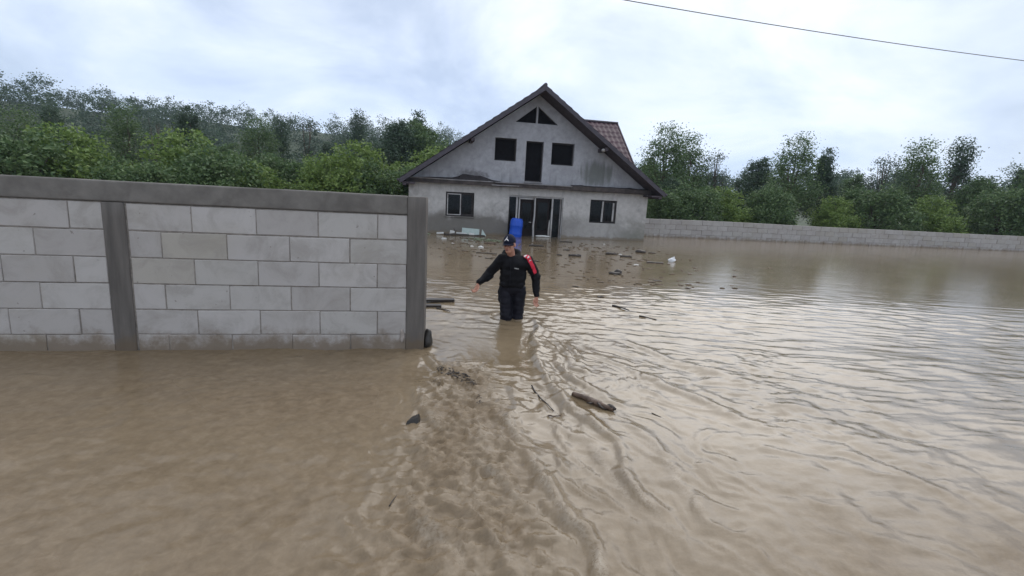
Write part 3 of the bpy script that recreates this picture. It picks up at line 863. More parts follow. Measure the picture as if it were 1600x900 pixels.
MB().box(x0 + 0.60, x0 + 1.00, 0.078, 0.088, 0.35, 1.45).build('pane', M['glass'], dl_)
MB().tube([(x0 + 1.03, 0.085, 0.62), (x0 + 1.03, 0.03, 0.62), (x0 + 0.93, 0.03, 0.62)], 0.014, 8).build('handle', M['pvc'], dl_, True)
dr_ = MB().box(x0 + 1.22, x0 + 1.83, 0.10, 0.14, -0.75, z1 - 0.08).build('door', M['door_panel'], ent)
MB().box(x0 + 1.31, x0 + 1.74, 0.088, 0.098, 0.30, 1.5).build('pane', M['glass'], dr_)
# attic openings filled with a near-black sheet, set back in the reveal
for nm, (a, b, c, d), y in (('balcony_door', BALC, 0.17), ('attic_window', ATT1, 0.17), ('attic_window', ATT2, 0.17)):
    f_ = frame_rect(a + 0.004, b - 0.004, c + 0.004, d - 0.004, 0.045, y - 0.02, y + 0.05).build(nm, M['frame_dark'], house)
    MB().box(a + 0.045, b - 0.045, y + 0.01, y + 0.03, c + 0.045, d - 0.045).build('dark_sheet', M['sheet_dark'], f_)
for (a, b) in ((-0.95, -0.088), (-0.012, 0.85)):
    t_ = MB()
    hi = b if abs(b + 0.05) < abs(a + 0.05) else a
    lo_ = a if hi == b else b
    for y in (0.12, 0.14):
        t_.poly([(lo_, y, TB + 0.004), (hi, y, TB + 0.004), (hi, y, tritop(hi) - 0.006)])
    t_.build('triangle_window', M['sheet_dark'], house)
MB().box(BALC[0] - 0.02, BALC[1] + 0.02, -0.09, 0.08, 2.29, 2.352).build('threshold', M['ledge_metal'], house)
MB().ell((2.72, -FO + 0.2, 3.80), (0.09, 0.10, 0.07)).build('wall_lamp', M['pvc'], house, True)

# ------------------------------------------------------------------ garden wall of aerated blocks
gw = tag(empty('garden_wall', (WO.x, WO.y, -0.45), YAW), 'grey block garden wall with dark concrete end post and top beam', 'wall')
Z0 = 0.45
TH = 0.24
blk_mesh = {}
def block_mesh(w, h=0.262, th=TH):
    k = round(w, 3)
    if k not in blk_mesh:
        mb = MB().box(0, w, 0, th, 0, h)
        blk_mesh[k] = mb.mesh('block', bevel=0.005)
        for v in blk_mesh[k].vertices:
            v.co += mnoise.noise_vector(v.co * 9.0 + Vector((w * 50, 0, 0))) * 0.005
        blk_mesh[k].materials.append(M['block'])
    return blk_mesh[k]
XL = -6.4
COL2 = (-3.18, -2.98)
tops = [1.443, 1.165, 0.893, 0.619, 0.348, 0.078, -0.19]
for r, zt in enumerate(tops):
    for (xa, xb) in ((XL, COL2[0] - 0.004), (COL2[1] + 0.004, -0.205)):
        x = xb
        first = True
        while x > xa + 0.02:
            w = 0.618
            if first and r % 2 == 0: w = 0.325 if xb > -1 else 0.30
            if x - w < xa: w = x - xa
            first = False
            o = link('block', block_mesh(w - 0.011), None, gw)
            o.location = (x - w + 0.0105 + random.uniform(-0.002, 0.002), random.uniform(-0.005, 0.005), Z0 + zt - 0.268)
            o.rotation_euler = (random.uniform(-0.003, 0.003), random.uniform(-0.002, 0.002), random.uniform(-0.003, 0.003))
            x -= w
MB().box(XL, -0.21, 0.009, TH - 0.009, 0, Z0 + 1.446).build('mortar', M['mortar'], gw)
def rough_box(x0, x1, y0, y1, z0, z1, n=10, amp=0.004, seed=0):
    mb = MB().box(x0, x1, y0, y1, z0, z1)
    me = mb.mesh('tmp', bevel=0.008)
    bm = bmesh.new(); bm.from_mesh(me)
    bmesh.ops.subdivide_edges(bm, edges=[e for e in bm.edges if e.calc_length() > 0.15], cuts=n, use_grid_fill=True)
    for v in bm.verts:
        v.co += mnoise.noise_vector(v.co * 4.0 + Vector((seed, 0, 0))) * amp
    bm.to_mesh(me); bm.free()
    me.polygons.foreach_set('use_smooth', [True] * len(me.polygons))
    return me
pm = rough_box(-0.205, 0.0, -0.012, TH + 0.012, 0, Z0 + 1.652, 12, 0.004, 1)
for v in pm.vertices:
    if v.co.x > -0.1: v.co.x += 0.025 * max(0.0, min(1.0, (v.co.y + 0.012) / (TH + 0.024)))      # sheared so the skylit side face shows as a light edge
link('post', pm, M['concrete'], gw)
link('post', rough_box(COL2[0], COL2[1], -0.012, TH + 0.012, 0, Z0 + 1.447, 12, 0.004, 5), M['concrete'], gw)
link('beam', rough_box(XL, -0.206, -0.008, TH + 0.008, Z0 + 1.45, Z0 + 1.656, 14, 0.004, 9), M['concrete_beam'], gw)
# splash of mortar left beside the post foot
jag(MB().ell((-0.245, -0.010, Z0 + 0.06), (0.022, 0.012, 0.09)), 0.014, 20, 3).build('mortar_smear', M['mortar_pale'], gw, True)

# rear boundary fence of blocks
rf_o = H(0, 3.0, -0.7)
rf = tag(empty('boundary_wall', rf_o, YAW), 'low pale block wall running off behind the right side of the house', 'wall')
bmsh = MB().box(0, 0.60, 0, 0.2, 0, 0.252).mesh('block', bevel=0.008)
bmsh.materials.append(M['wetblock'])
for r in range(4):
    x = 5.75 - (0.31 if r % 2 else 0)
    while x < 41:
        o = link('block', bmsh, None, rf)
        o.location = (x, random.uniform(-0.012, 0.012), 0.70 + 0.94 - 0.262 * (r + 1) + 0.035 * mnoise.noise(Vector((x * 0.13, 0, 4))) + random.uniform(-0.004, 0.004))
        o.rotation_euler = (0, random.uniform(-0.004, 0.004), 0)
        x += 0.612
MB().box(5.4, 41.5, 0.015, 0.185, 0, 0.70 + 0.89).build('mortar', M['mortar'], rf)

# ------------------------------------------------------------------ blue barrel
b_at = H(-0.80, -0.34)
br = tag(empty('plastic_barrel', (b_at.x, b_at.y, -0.16), 0.3), 'blue plastic barrel standing in the water against the entrance', 'barrel')
br.rotation_euler = (R(2), R(3), 0.3)
prof = [(0.23, 0), (0.262, 0.02), (0.268, 0.06), (0.272, 0.24), (0.282, 0.27), (0.282, 0.30), (0.272, 0.33), (0.272, 0.60), (0.282, 0.63), (0.282, 0.66), (0.272, 0.69), (0.268, 0.83), (0.255, 0.88), (0.222, 0.915), (0.222, 0.935), (0.205, 0.935), (0.20, 0.915)]
MB().lathe(prof, 32).build('shell', M['barrel'], br, True)
for s in (-1, 1):
    MB().lathe([(0.035, 0.905), (0.035, 0.945), (0.028, 0.95)], 14, (s * 0.12, 0, 0)).build('bung', M['barrel'], br, True)

# ------------------------------------------------------------------ overhead cable
mb = MB()
pts = []
for i in range(41):
    t = i / 40
    x = -22 + 56 * t
    pts.append(Vector((2.42, 11.46, 0)) + Vector((math.cos(R(14)), math.sin(R(14)), 0)) * (x) + Vector((0, 0, 5.93 + 0.0016 * (x - 3) ** 2)))
cb = tag(mb.tube(pts, 0.009, 6).build('overhead_cable', M['cable'], None, True), 'thin dark overhead cable crossing the upper right sky', 'cable')
# ------------------------------------------------------------------ driftwood, litter, planks
def place(mb, name, mat, x, y, label, cat, group=None, rz=0.0, dz=0.0, smooth=True, rx=0.0):
    o = mb.build(name, mat, None, smooth)
    o.location = (x, y, wh(x, y) + dz)
    o.rotation_euler = (rx, 0, rz)
    return tag(o, label, cat, group)

def log_mesh(ln, r, seed, bend=0.05, seg=10):
    n = 14
    pts, rad = [], []
    for i in range(n):
        t = i / (n - 1)
        pts.append((ln * (t - 0.5), bend * ln * math.sin(t * 3 + seed) + 0.02 * ln * mnoise.noise(Vector((t * 5, seed, 0))), 0.02 * ln * mnoise.noise(Vector((t * 4, seed, 7)))))
        rad.append(r * (0.75 + 0.35 * math.sin(math.pi * min(1, t * 1.1)) + 0.18 * mnoise.noise(Vector((t * 6, seed, 3)))))
    mb = MB().tube(pts, rad, seg)
    return jag(mb, r * 0.35, 1.2 / r, seed)

# the broken log in the current
log = place(log_mesh(0.44, 0.027, 2.3, 0.03), 'driftwood_log', M['driftwood'], 0.79, 4.17, 'broken brown log drifting in the current in front of the man', 'log', rz=math.atan2(4.03 - 4.30, 0.95 - 0.63), dz=0.018)
MB().tube([(0.05, -0.01, 0.01), (0.10, -0.055, 0.015), (0.13, -0.06, 0.0), (0.17, -0.045, -0.01)], [0.012, 0.011, 0.009, 0.005], 7).build('branch_stub', M['wetdark'], log, True)
MB().tube([(0.03, -0.03, 0.0), (0.01, -0.07, 0.006), (-0.02, -0.075, 0.0)], [0.010, 0.008, 0.004], 6).build('branch_stub', M['wetdark'], log, True)
MB().tube([(0.16, 0.01, 0.0), (0.20, -0.005, 0.012), (0.24, -0.012, 0.006)], [0.024, 0.022, 0.012], 8).build('split_end', M['wetdark'], log, True)
def stick(pts, r, name, label, group=None, mat='wetdark', cat='stick'):
    c = Vector(pts[0]).lerp(Vector(pts[-1]), 0.5)
    mb = MB()
    fine = []
    for p, q in zip(pts[:-1], pts[1:]):
        fine += [(p[0] + (q[0] - p[0]) * k / 3, p[1] + (q[1] - p[1]) * k / 3) for k in range(3)]
    pts = fine + [pts[-1]]
    n = len(pts)
    hs = [wh(p[0], p[1]) for p in pts]
    hs = [max(hs[max(0, i - 1):i + 2]) for i in range(n)]
    P = [Vector((p[0] - c.x, p[1] - c.y, z_ + r * 0.7 - wh(c.x, c.y))) for p, z_ in zip(pts, hs)]
    mb.tube(P, [r * (1 - 0.55 * i / (n - 1)) for i in range(n)], 7)
    o = mb.build(name, M[mat], None, True)
    o.location = (c.x, c.y, wh(c.x, c.y))
    return tag(o, label, cat, group)
stick([(0.245, 4.5), (0.27, 4.36), (0.32, 4.2), (0.37, 4.1), (0.42, 3.97)], 0.008, 'drifting_stick', 'thin curved dark stick in the current left of the log')
stick([(0.36, 3.83), (0.43, 3.86), (0.48, 3.9)], 0.007, 'drifting_stick', 'short brown twig below the curved stick', None, 'driftwood')
stick([(1.70, 7.98), (1.80, 7.86), (1.92, 7.72)], 0.018, 'drifting_stick', 'dark stick among the bright ripples right of the man')
stick([(2.02, 7.45), (2.12, 7.40), (2.25, 7.30)], 0.013, 'drifting_stick', 'thin dark stick in the bright ripples nearest the photo right edge')
stick([(-0.64, 2.52), (-0.632, 2.57), (-0.62, 2.62)], 0.004, 'drifting_twig', 'tiny black twig in the slack brown water at lower left')
stick([(1.30, 4.05), (1.36, 3.98)], 0.005, 'drifting_twig', 'small dark twig right of the drifting log')
# planks floating behind the gate post
for k, (x, y, ln, w, rz, dz, lab) in enumerate(((-1.17, 7.56, 0.52, 0.13, 0.28, 0.03, 'upper dark plank floating beside the gate post'), (-1.30, 7.25, 0.46, 0.11, 0.20, 0.012, 'lower short plank awash beside the gate post'))):
    mb = jag(MB().box(-ln / 2, ln / 2, -w / 2, w / 2, -0.016, 0.016), 0.006, 5, k)
    place(mb, 'plank', M['wetdark'], x, y, lab, 'plank', None, rz, dz, False)
stick([(-1.12, 7.15), (-1.0, 7.1), (-0.9, 7.04)], 0.012, 'drifting_stick', 'thin dark stick floating under the planks by the gate post')
# near-black lump in place of an unidentified dark wedge by the post
jag(MB().ell((0, 0, 0), (0.055, 0.11, 0.16), None, 18, 12), 0.025, 9, 5).build('dark_lump', M['stone'], None, True)
o = bpy.data.objects['dark_lump']; o.location = (-0.975, 5.62, -0.05); tag(o, 'black lump at the foot of the gate post', 'stone')
# slab poking out of the shoal
mb = MB(); mb.v = [(-0.10, -0.035, -0.03), (0.03, -0.06, -0.03), (0.07, 0.05, -0.03), (-0.03, 0.06, -0.03), (-0.085, -0.02, 0.0), (0.02, -0.03, 0.038), (0.05, 0.035, 0.046), (-0.02, 0.04, 0.02)]
mb.f = [(0, 3, 2, 1), (4, 5, 6, 7), (0, 1, 5, 4), (1, 2, 6, 5), (2, 3, 7, 6), (3, 0, 4, 7)]
place(mb, 'flat_stone', M['stone'], -0.72, 3.63, 'flat dark stone poking from the choppy shoal', 'stone', None, 0.4, 0.008, False).scale = (0.78, 0.78, 0.7)
# clump of rotten leaves and twigs caught on the shoal
def litter_clump(n, rx, ry, s, seed):
    rnd = random.Random(seed); mb = MB()
    for i in range(n):
        a, q = rnd.uniform(0, 6.28), math.sqrt(rnd.random())
        x, y = rx * q * math.cos(a), ry * q * math.sin(a)
        if rnd.random() < 0.45:
            b = rnd.uniform(0, 3.14); l = s * rnd.uniform(0.5, 1.4)
            mb.tube([(x - l * math.cos(b), y - l * math.sin(b), 0.002), (x, y, rnd.uniform(0.008, 0.02)), (x + l * math.cos(b), y + l * math.sin(b), 0.002)], s * 0.10, 5)
        else:
            mb.ell((x, y, 0.004), (s * rnd.uniform(0.3, 0.75), s * rnd.uniform(0.2, 0.5), s * rnd.uniform(0.12, 0.3)), Matrix.Rotation(rnd.uniform(0, 3.14), 3, 'Z'), 7, 5)
    return jag(mb, s * 0.15, 30, seed)
place(litter_clump(60, 0.20, 0.085, 0.028, 3), 'leaf_litter', M['wetdark'], -0.56, 4.66, 'dark clump of rotten leaves caught at the head of the shoal', 'debris', None, -0.55, 0.012)
place(litter_clump(26, 0.12, 0.05, 0.022, 4), 'leaf_litter', M['wetdark'], -0.38, 4.45, 'smaller dark leaf clump trailing right of the big one on the shoal', 'debris', None, -0.6, 0.012)
place(litter_clump(14, 0.10, 0.04, 0.018, 6), 'leaf_litter', M['brownbits'], -0.66, 4.42, 'brown scrap of litter on the shoal left of the leaf clumps', 'debris', None, -0.3, 0.010)
place(litter_clump(12, 0.03, 0.12, 0.016, 8), 'leaf_litter', M['wetdark'], -0.24, 4.0, 'thin trail of black litter along the right edge of the shoal', 'debris', None, 0.1, 0.010)

def chunk(sx, sy, sz, seed): return jag(MB().ell((0, 0, 0), (sx, sy, sz), None, 12, 8), min(sx, sy) * 0.45, 1.1 / max(sx, 0.05), seed)
YARD = [  # x, y, half length, half width, height, rz, material, kind, label
    (0.78, 17.25, 0.26, 0.07, 0.03, 0.05, 'wetdark', 'drifting_branch', 'dark branch floating in front of the entrance door', 'branch'),
    (0.95, 16.4, 0.16, 0.05, 0.02, 0.1, 'brownbits', 'floating_debris', 'brown scrap just in front of the branch at the entrance', 'debris'),
    (1.78, 16.5, 0.13, 0.06, 0.03, -0.1, 'wetdark', 'floating_debris', 'small dark lump floating ahead of the right door post', 'debris'),
    (1.87, 14.84, 0.19, 0.07, 0.04, -0.1, 'wetdark', 'drifting_branch', 'long dark driftwood piece floating below the door post reflection', 'branch'),
    (1.40, 14.88, 0.09, 0.05, 0.03, 0.0, 'wetdark', 'floating_debris', 'short dark lump left of the long driftwood piece', 'debris'),
    (0.64, 13.14, 0.07, 0.05, 0.02, 0.0, 'wetdark', 'floating_debris', 'dark lump floating just right of the man at shoulder height', 'debris'),
    (2.77, 16.59, 0.13, 0.05, 0.02, -0.2, 'brownbits', 'floating_debris', 'brown sliver floating below the right window', 'debris'),
    (3.19, 15.93, 0.18, 0.07, 0.035, -0.15, 'wetdark', 'drifting_branch', 'dark wood piece left of the white foam scrap', 'branch'),
    (3.48, 15.99, 0.10, 0.07, 0.04, 0.2, 'foam', 'foam_scrap', 'white foam scrap between two dark wood pieces', 'foam'),
    (3.56, 15.39, 0.18, 0.06, 0.03, -0.25, 'wetdark', 'drifting_branch', 'dark wood piece just right of the white foam scrap', 'branch'),
    (4.45, 17.08, 0.19, 0.10, 0.07, 0.0, 'wetdark', 'drifting_chunk', 'thick black chunk floating off the right corner of the house', 'debris'),
    (4.85, 17.07, 0.14, 0.05, 0.03, 0.1, 'wetdark', 'floating_debris', 'thin dark piece right of the thick black chunk', 'debris'),
    (3.83, 14.53, 0.15, 0.05, 0.02, -0.1, 'brownbits', 'floating_debris', 'brown sliver left of the long straight board', 'debris'),
    (4.15, 14.22, 0.24, 0.05, 0.025, -0.05, 'wetdark', 'floating_board', 'long straight dark board floating left of the white bag', 'board'),
    (3.44, 13.55, 0.10, 0.06, 0.02, 0.3, 'foam', 'foam_scrap', 'pale flat scrap below the brown sliver on the right', 'foam'),
    (1.55, 13.2, 0.16, 0.05, 0.015, 0.05, 'brownbits', 'floating_debris', 'pale brown flake floating right of the man', 'debris'),
    (1.27, 9.58, 0.07, 0.025, 0.015, -0.5, 'wetdark', 'floating_debris', 'small dark twig right of the man at elbow height', 'debris'),
    (1.61, 8.64, 0.06, 0.035, 0.02, 0.0, 'wetdark', 'floating_debris', 'single black lump where the bright ripples begin', 'debris'),
    (3.28, 10.89, 0.11, 0.04, 0.02, -0.3, 'wetdark', 'floating_debris', 'upper of two dark flakes near the right photo edge', 'debris'),
    (3.18, 10.41, 0.10, 0.03, 0.015, 0.2, 'brownbits', 'floating_debris', 'lower of two dark flakes near the right photo edge', 'debris'),
    (3.7, 10.1, 0.07, 0.03, 0.015, 0.0, 'wetdark', 'floating_debris', 'dark speck right of the two dark flakes', 'debris'),
    (2.07, 19.72, 0.25, 0.05, 0.02, 0.15, 'wetdark', 'floating_board', 'thin dark board afloat against the facade right of the door', 'board'),
    (3.59, 19.5, 0.06, 0.05, 0.03, 0.0, 'foam', 'foam_scrap', 'tiny white fleck below the right ground-floor window', 'foam'),
    (-2.64, 18.2, 0.14, 0.09, 0.05, 0.4, 'foam', 'foam_scrap', 'white foam lump in front of the row of foam by the left window', 'foam'),
    (-2.28, 17.6, 0.10, 0.07, 0.03, 0.0, 'brownbits', 'floating_debris', 'brown scrap right of the white foam lump', 'debris'),
    (-1.76, 17.0, 0.15, 0.07, 0.02, 0.2, 'brownbits', 'floating_debris', 'pale brown scrap in front of the leaning pale sheet', 'debris'),
    (-1.41, 16.1, 0.08, 0.06, 0.03, 0.2, 'foam', 'foam_scrap', 'small white scrap left of the brightest foam piece', 'foam'),
    (-1.09, 15.95, 0.14, 0.09, 0.05, -0.2, 'foam', 'foam_scrap', 'brightest white foam piece floating left of the cap', 'foam'),
    (-0.87, 17.27, 0.22, 0.06, 0.03, -0.4, 'driftwood', 'drifting_branch', 'brown branch end at the right tip of the green rubble', 'branch'),
    (-0.67, 13.21, 0.13, 0.04, 0.015, -0.1, 'wetdark', 'floating_debris', 'dark sliver floating left of the man at shoulder height', 'debris'),
    (-1.47, 14.62, 0.11, 0.05, 0.02, 0.0, 'brownbits', 'floating_debris', 'lone brown scrap left of the long dark sliver', 'debris'),
    (-2.1, 16.6, 0.07, 0.05, 0.03, 0.0, 'foam', 'foam_scrap', 'small white fleck in front of the brown scrap pair', 'foam'),
    (-3.6, 19.9, 0.16, 0.08, 0.025, 0.2, 'greenlitter', 'floating_debris', 'pale green scrap nearest the gate post', 'debris'),
]
for i, (x, y, a, b, c, rz, mt, nm, lab, cat) in enumerate(YARD):
    if nm in ('floating_board',):
        mb = jag(MB().box(-a, a, -b, b, -c, c), 0.01, 4, i)
        place(mb, nm, M[mt], x, y, lab, cat, None, rz, c * 0.5, False)
    elif nm == 'drifting_branch':
        o = place(log_mesh(a * 2, b * 0.62, i * 1.3, 0.06, 8), nm, M[mt], x, y, lab, cat, None, rz, c * 0.6)
        MB().tube([(0.2 * a, 0, 0), (0.5 * a, b, c), (0.9 * a, 1.4 * b, c * 0.6)], [b * 0.3, b * 0.25, b * 0.12], 6).build('twig', M[mt], o, True)
    else:
        if mt == 'foam': a, b, c = a * 0.72, b * 0.72, c * 0.7
        place(chunk(a, b, c, i * 0.7), nm, M[mt], x, y, lab, cat, None, rz, c * 0.35)
# scattered flecks of litter too small to tell apart
rnd = random.Random(77); mb = MB()
for i in range(300):
    x, y = rnd.gauss(2.4, 1.8), rnd.uniform(10.2, 19.5)
    if rnd.random() < 0.25: x, y = rnd.gauss(-1.3, 0.7), rnd.uniform(13.5, 19.0)
    if y > 21.2 + (x - 0.7) * 0.19 - 0.6: continue
    a_, b_, c_h = rnd.uniform(0.025, 0.095), rnd.uniform(0.015, 0.04), rnd.uniform(0.006, 0.02)
    mb.ell((x, y, wh(x, y) + c_h * 0.4), (a_, b_, c_h), Matrix.Rotation(rnd.uniform(-0.5, 0.5), 3, 'Z'), 6, 4)
tag(mb.build('litter_flecks', M['brownbits'], None, True), 'scattered dark flecks of litter floating across the yard', kind='stuff')
# the two-humped dark lump in mid yard
o = place(chunk(0.15, 0.08, 0.05, 31), 'drifting_stump', M['wetdark'], 2.45, 11.56, 'biggest dark lump of driftwood alone in the middle of the yard', 'driftwood', None, 0.1, 0.02)
p2 = chunk(0.10, 0.06, 0.05, 33).build('knot', M['wetdark'], o, True); p2.location = (0.12, 0.16, 0.02)
# white bag at the right
mb = jag(MB().ell((0, 0, 0), (0.11, 0.09, 0.07), None, 18, 12), 0.04, 9, 4)
o = place(mb, 'plastic_bag', M['bag'], 4.83, 14.78, 'crumpled white plastic bag floating at the right photo edge', 'bag', None, 0.4, 0.05)
jag(MB().tube([(-0.02, 0.02, 0.05), (0.02, 0.0, 0.08), (0.06, -0.02, 0.09)], [0.03, 0.015, 0.025], 8), 0.01, 20, 2).build('knotted_neck', M['bag'], o, True)

# row of foam blocks, log and leaning sheet by the left window
LX = lambda x, y=0.0: H(x, y)
c = LX(-3.15, -0.62)
row = [(-4.0, -0.75, 0.17, 0.07, 0.055, 'leftmost white foam chunk by the wall under the left window'), (-3.50, -0.55, 0.12, 0.06, 0.09, 'small white foam chunk standing beside the long foam strip'),
       (-3.12, -0.68, 0.26, 0.06, 0.055, 'long white foam strip lying on the dark log'), (-2.72, -0.80, 0.13, 0.06, 0.05, 'white foam chunk at the right end of the long strip')]
for i, (lx, ly, a, b, cc, lab) in enumerate(row):
    p = LX(lx, ly)
    me = jag(MB().box(-a, a, -b, b, -cc, cc), 0.03, 5, i * 3.1)
    o = me.build('foam_block', M['foam'], None, False, 0.012)
    o.scale = (0.85, 0.85, 0.75)
    o.location = (p.x, p.y, 0.07 + (0.02 if i == 1 else 0)); o.rotation_euler = (0, R((-3, 8, 4, 6)[i]), YAW + R((4, -10, -3, -6)[i]))
    tag(o, lab, 'foam', 'white foam pieces by the left window')
p = LX(-3.0, -0.84)
o = log_mesh(1.7, 0.055, 5.1, 0.02).build('driftwood_log', M['wetdark'], None, True)
o.location = (p.x, p.y, 0.015); o.rotation_euler = (0, R(1.5), YAW - R(2)); tag(o, 'dark log floating under the white foam row by the left window', 'log')
o = jag(MB().tube([(0, 0, -0.05), (0.02, 0, 0.12), (-0.03, 0, 0.26)], [0.03, 0.025, 0.01], 6).tube([(0.02, 0, 0.10), (0.10, 0, 0.2)], [0.015, 0.006], 5), 0.01, 8, 3).build('snagged_branch', M['wetdark'], None, True)
p = LX(-3.4, -0.42); o.location = (p.x, p.y, 0.0); tag(o, 'short upright branch snagged behind the foam row', 'branch')
sh = jag(MB().box(-0.37, 0.37, -0.012, 0.012, -0.30, 0.30), 0.012, 2.0, 3).build('leaning_sheet', M['paleglass'], None, False)
p = LX(-2.74 + 0.55, -0.55); sh.location = (p.x - 0.55, p.y, -0.02); sh.rotation_euler = (R(-12), R(3), YAW); tag(sh, 'pale greenish sheet standing in the water right of the foam row', 'sheet')
sd = MB(); sd.v = [(-0.10, -0.01, -0.2), (0.13, -0.01, -0.2), (0.13, -0.01, -0.08), (-0.04, -0.01, 0.19), (-0.10, 0.01, -0.2), (0.13, 0.01, -0.2), (0.13, 0.01, -0.08), (-0.04, 0.01, 0.19)]
sd.f = [(0, 1, 2, 3), (7, 6, 5, 4), (0, 4, 5, 1), (1, 5, 6, 2), (2, 6, 7, 3), (3, 7, 4, 0)]
o = sd.build('sheet_shard', M['paleglass'], None); p = LX(-2.2, -0.5); o.location = (p.x, p.y, 0.08); o.rotation_euler = (R(-14), 0, YAW); tag(o, 'small pointed shard right of the leaning pale sheet', 'sheet')
place(litter_clump(70, 0.75, 0.40, 0.09, 12), 'rubble_raft', M['greenlitter'], -1.15, 18.55, 'raft of greenish rubble and leaves in front of the leaning sheet', None, None, -0.5, 0.01)
place(litter_clump(40, 0.5, 0.25, 0.06, 14), 'rubble_raft', M['brownbits'], -1.7, 18.9, 'raft of brown twigs left of the greenish rubble', None, None, -0.2, 0.008)
for o in list(col.objects):
    if o.name.startswith('rubble_raft'): o['kind'] = 'stuff'
o = place(log_mesh(0.62, 0.022, 8.8, 0.03, 7), 'drifting_stick', M['wetdark'], -0.81, 14.35, 'long thin stick floating left of the cap', 'stick', None, -0.1, 0.008)
o = chunk(0.34, 0.08, 0.05, 41).build('foam_sill', M['foam'], None, True); p = LX(0.47, -0.12); o.location = (p.x, p.y, 0.04); o.rotation_euler = (0, 0, YAW); tag(o, 'white foam piece washed against the right door leaf', 'foam')

# ------------------------------------------------------------------ the wading man
def remesh(mb, name, voxel, it=4, fac=0.5):
    me = mb.mesh(name + '_src')
    o = bpy.data.objects.new('tmp', me); col.objects.link(o)
    r = o.modifiers.new('r', 'REMESH'); r.mode = 'VOXEL'; r.voxel_size = voxel; r.use_smooth_shade = True
    s = o.modifiers.new('s', 'SMOOTH'); s.factor = fac; s.iterations = it
    dg = bpy.context.evaluated_depsgraph_get()
    out = bpy.data.meshes.new_from_object(o.evaluated_get(dg))
    out.name = name
    bpy.data.objects.remove(o); bpy.data.meshes.remove(me)
    out.polygons.foreach_set('use_smooth', [True] * len(out.polygons))
    out.materials.clear()
    return out

def skin_mat():
    t = NT('skin'); v = t.coord()
    n = t.noise(v, 14.0, 4, 0.6)
    c = t.ramp(n, [(0.3, (0.40, 0.19, 0.13)), (0.7, (0.52, 0.27, 0.19))])
    t.set(c, 0.5, 0.4); t.bump(t.noise(v, 160, 3), 0.12, 0.002)
    t.b.inputs['Subsurface Weight'].default_value = 0.08
    t.b.inputs['Subsurface Radius'].default_value = (0.02, 0.008, 0.004)
    return t.m
def cloth(name, c, rough=0.8, fold=0.5):
    t = NT(name); v = t.coord()
    t.set(t.ramp(t.noise(v, 6, 4), [(0.3, [x * 0.75 for x in c]), (0.7, [x * 1.3 for x in c])]), rough, 0.12)
    f = t.noise(t.coord('Object', (1, 1, 0.55)), 14.0, 3, 0.5, 1.2)
    t.bump(t.math('ADD', f, t.math('MULTIPLY', t.noise(v, 300, 2), 0.05)), fold, 0.02)
    return t.m
M['skin'] = skin_mat()
M['jacket'] = cloth('black_fleece', (0.0095, 0.0095, 0.0115), 0.75, 0.6)
M['trousers'] = cloth('wet_dark_trousers', (0.011, 0.011, 0.016), 0.45, 0.6)
M['cap'] = cloth('navy_cap', (0.010, 0.012, 0.026), 0.7, 0.15)
M['red'] = cloth('red_stripe', (0.66, 0.04, 0.07), 0.65, 0.2)
M['white_print'] = cloth('white_print', (0.70, 0.68, 0.68), 0.6, 0.1)
M['hair'] = cloth('dark_hair', (0.018, 0.012, 0.010), 0.7, 0.5)
M['lip'] = simple('lip', (0.26, 0.085, 0.07), 0.45, 0.1)
M['eye_white'] = simple('eye_white', (0.55, 0.50, 0.47), 0.25, 0.05)

man = tag(empty('person', (MAN.x, MAN.y, 0.0)), 'person in black jacket with red sleeve stripe and dark cap wading through floodwater', 'person')
# local frame: x to the right of the picture, -y towards the viewer, z up; flood level at z ~ 0
V = Vector
HC = V((-0.088, -0.085, 1.035))
HR = Matrix.Rotation(R(-24), 4, 'Z') @ Matrix.Rotation(R(5), 4, 'X') @ Matrix.Rotation(R(-4), 4, 'Y')
def hp(x, y, z): return HC + HR @ V((x, y, z))
shR, elR, wrR = V((-0.185, -0.02, 0.815)), V((-0.365, 0.02, 0.60)), V((-0.495, -0.16, 0.475))
shL, elL, wrL = V((0.178, 0.0, 0.825)), V((0.318, 0.05, 0.59)), V((0.343, -0.03, 0.315))
neck = V((-0.045, 0.0, 0.86))
hipR, hipL = V((-0.115, 0.02, 0.38)), V((0.085, 0.03, 0.38))
knR, knL = V((-0.085, -0.10, -0.03)), V((0.085, -0.02, -0.04))
anR, anL = V((-0.09, 0.02, -0.47)), V((0.10, 0.14, -0.47))
b = MB()
b.ell(hp(0, 0.012, 0.035), (0.074, 0.096, 0.10), HR, 24, 16)
b.ell(hp(0, -0.022, -0.035), (0.062, 0.068, 0.072), HR, 20, 14)
b.ell(hp(0, -0.048, -0.082), (0.040, 0.040, 0.036), HR, 16, 10)
b.caps(hp(0, -0.086, 0.018), hp(0, -0.108, -0.022), 0.009, 0.015)
b.ell(hp(-0.013, -0.098, -0.027), (0.009, 0.010, 0.008), HR); b.ell(hp(0.013, -0.098, -0.027), (0.009, 0.010, 0.008), HR)
b.caps(hp(-0.036, -0.072, 0.024), hp(0.036, -0.072, 0.024), 0.014, 0.014)
b.ell(hp(-0.042, -0.058, -0.020), (0.022, 0.026, 0.020), HR); b.ell(hp(0.042, -0.058, -0.020), (0.022, 0.026, 0.020), HR)
b.caps(hp(-0.016, -0.086, -0.054), hp(0.016, -0.086, -0.054), 0.009, 0.009)
for s in (-1, 1):
    b.ell(hp(s * 0.077, 0.016, -0.004), (0.010, 0.020, 0.032), HR)
b.caps(hp(0, 0.022, -0.045), neck + V((0, 0.01, -0.05)), 0.052, 0.060)
b.ell((-0.005, 0.01, 0.66), (0.155, 0.095, 0.20)); b.ell((-0.012, 0.02, 0.44), (0.145, 0.10, 0.13))
b.caps(shR, elR, 0.047, 0.040); b.caps(elR, wrR, 0.038, 0.026)
b.caps(shL, elL, 0.047, 0.040); b.caps(elL, wrL, 0.038, 0.026)
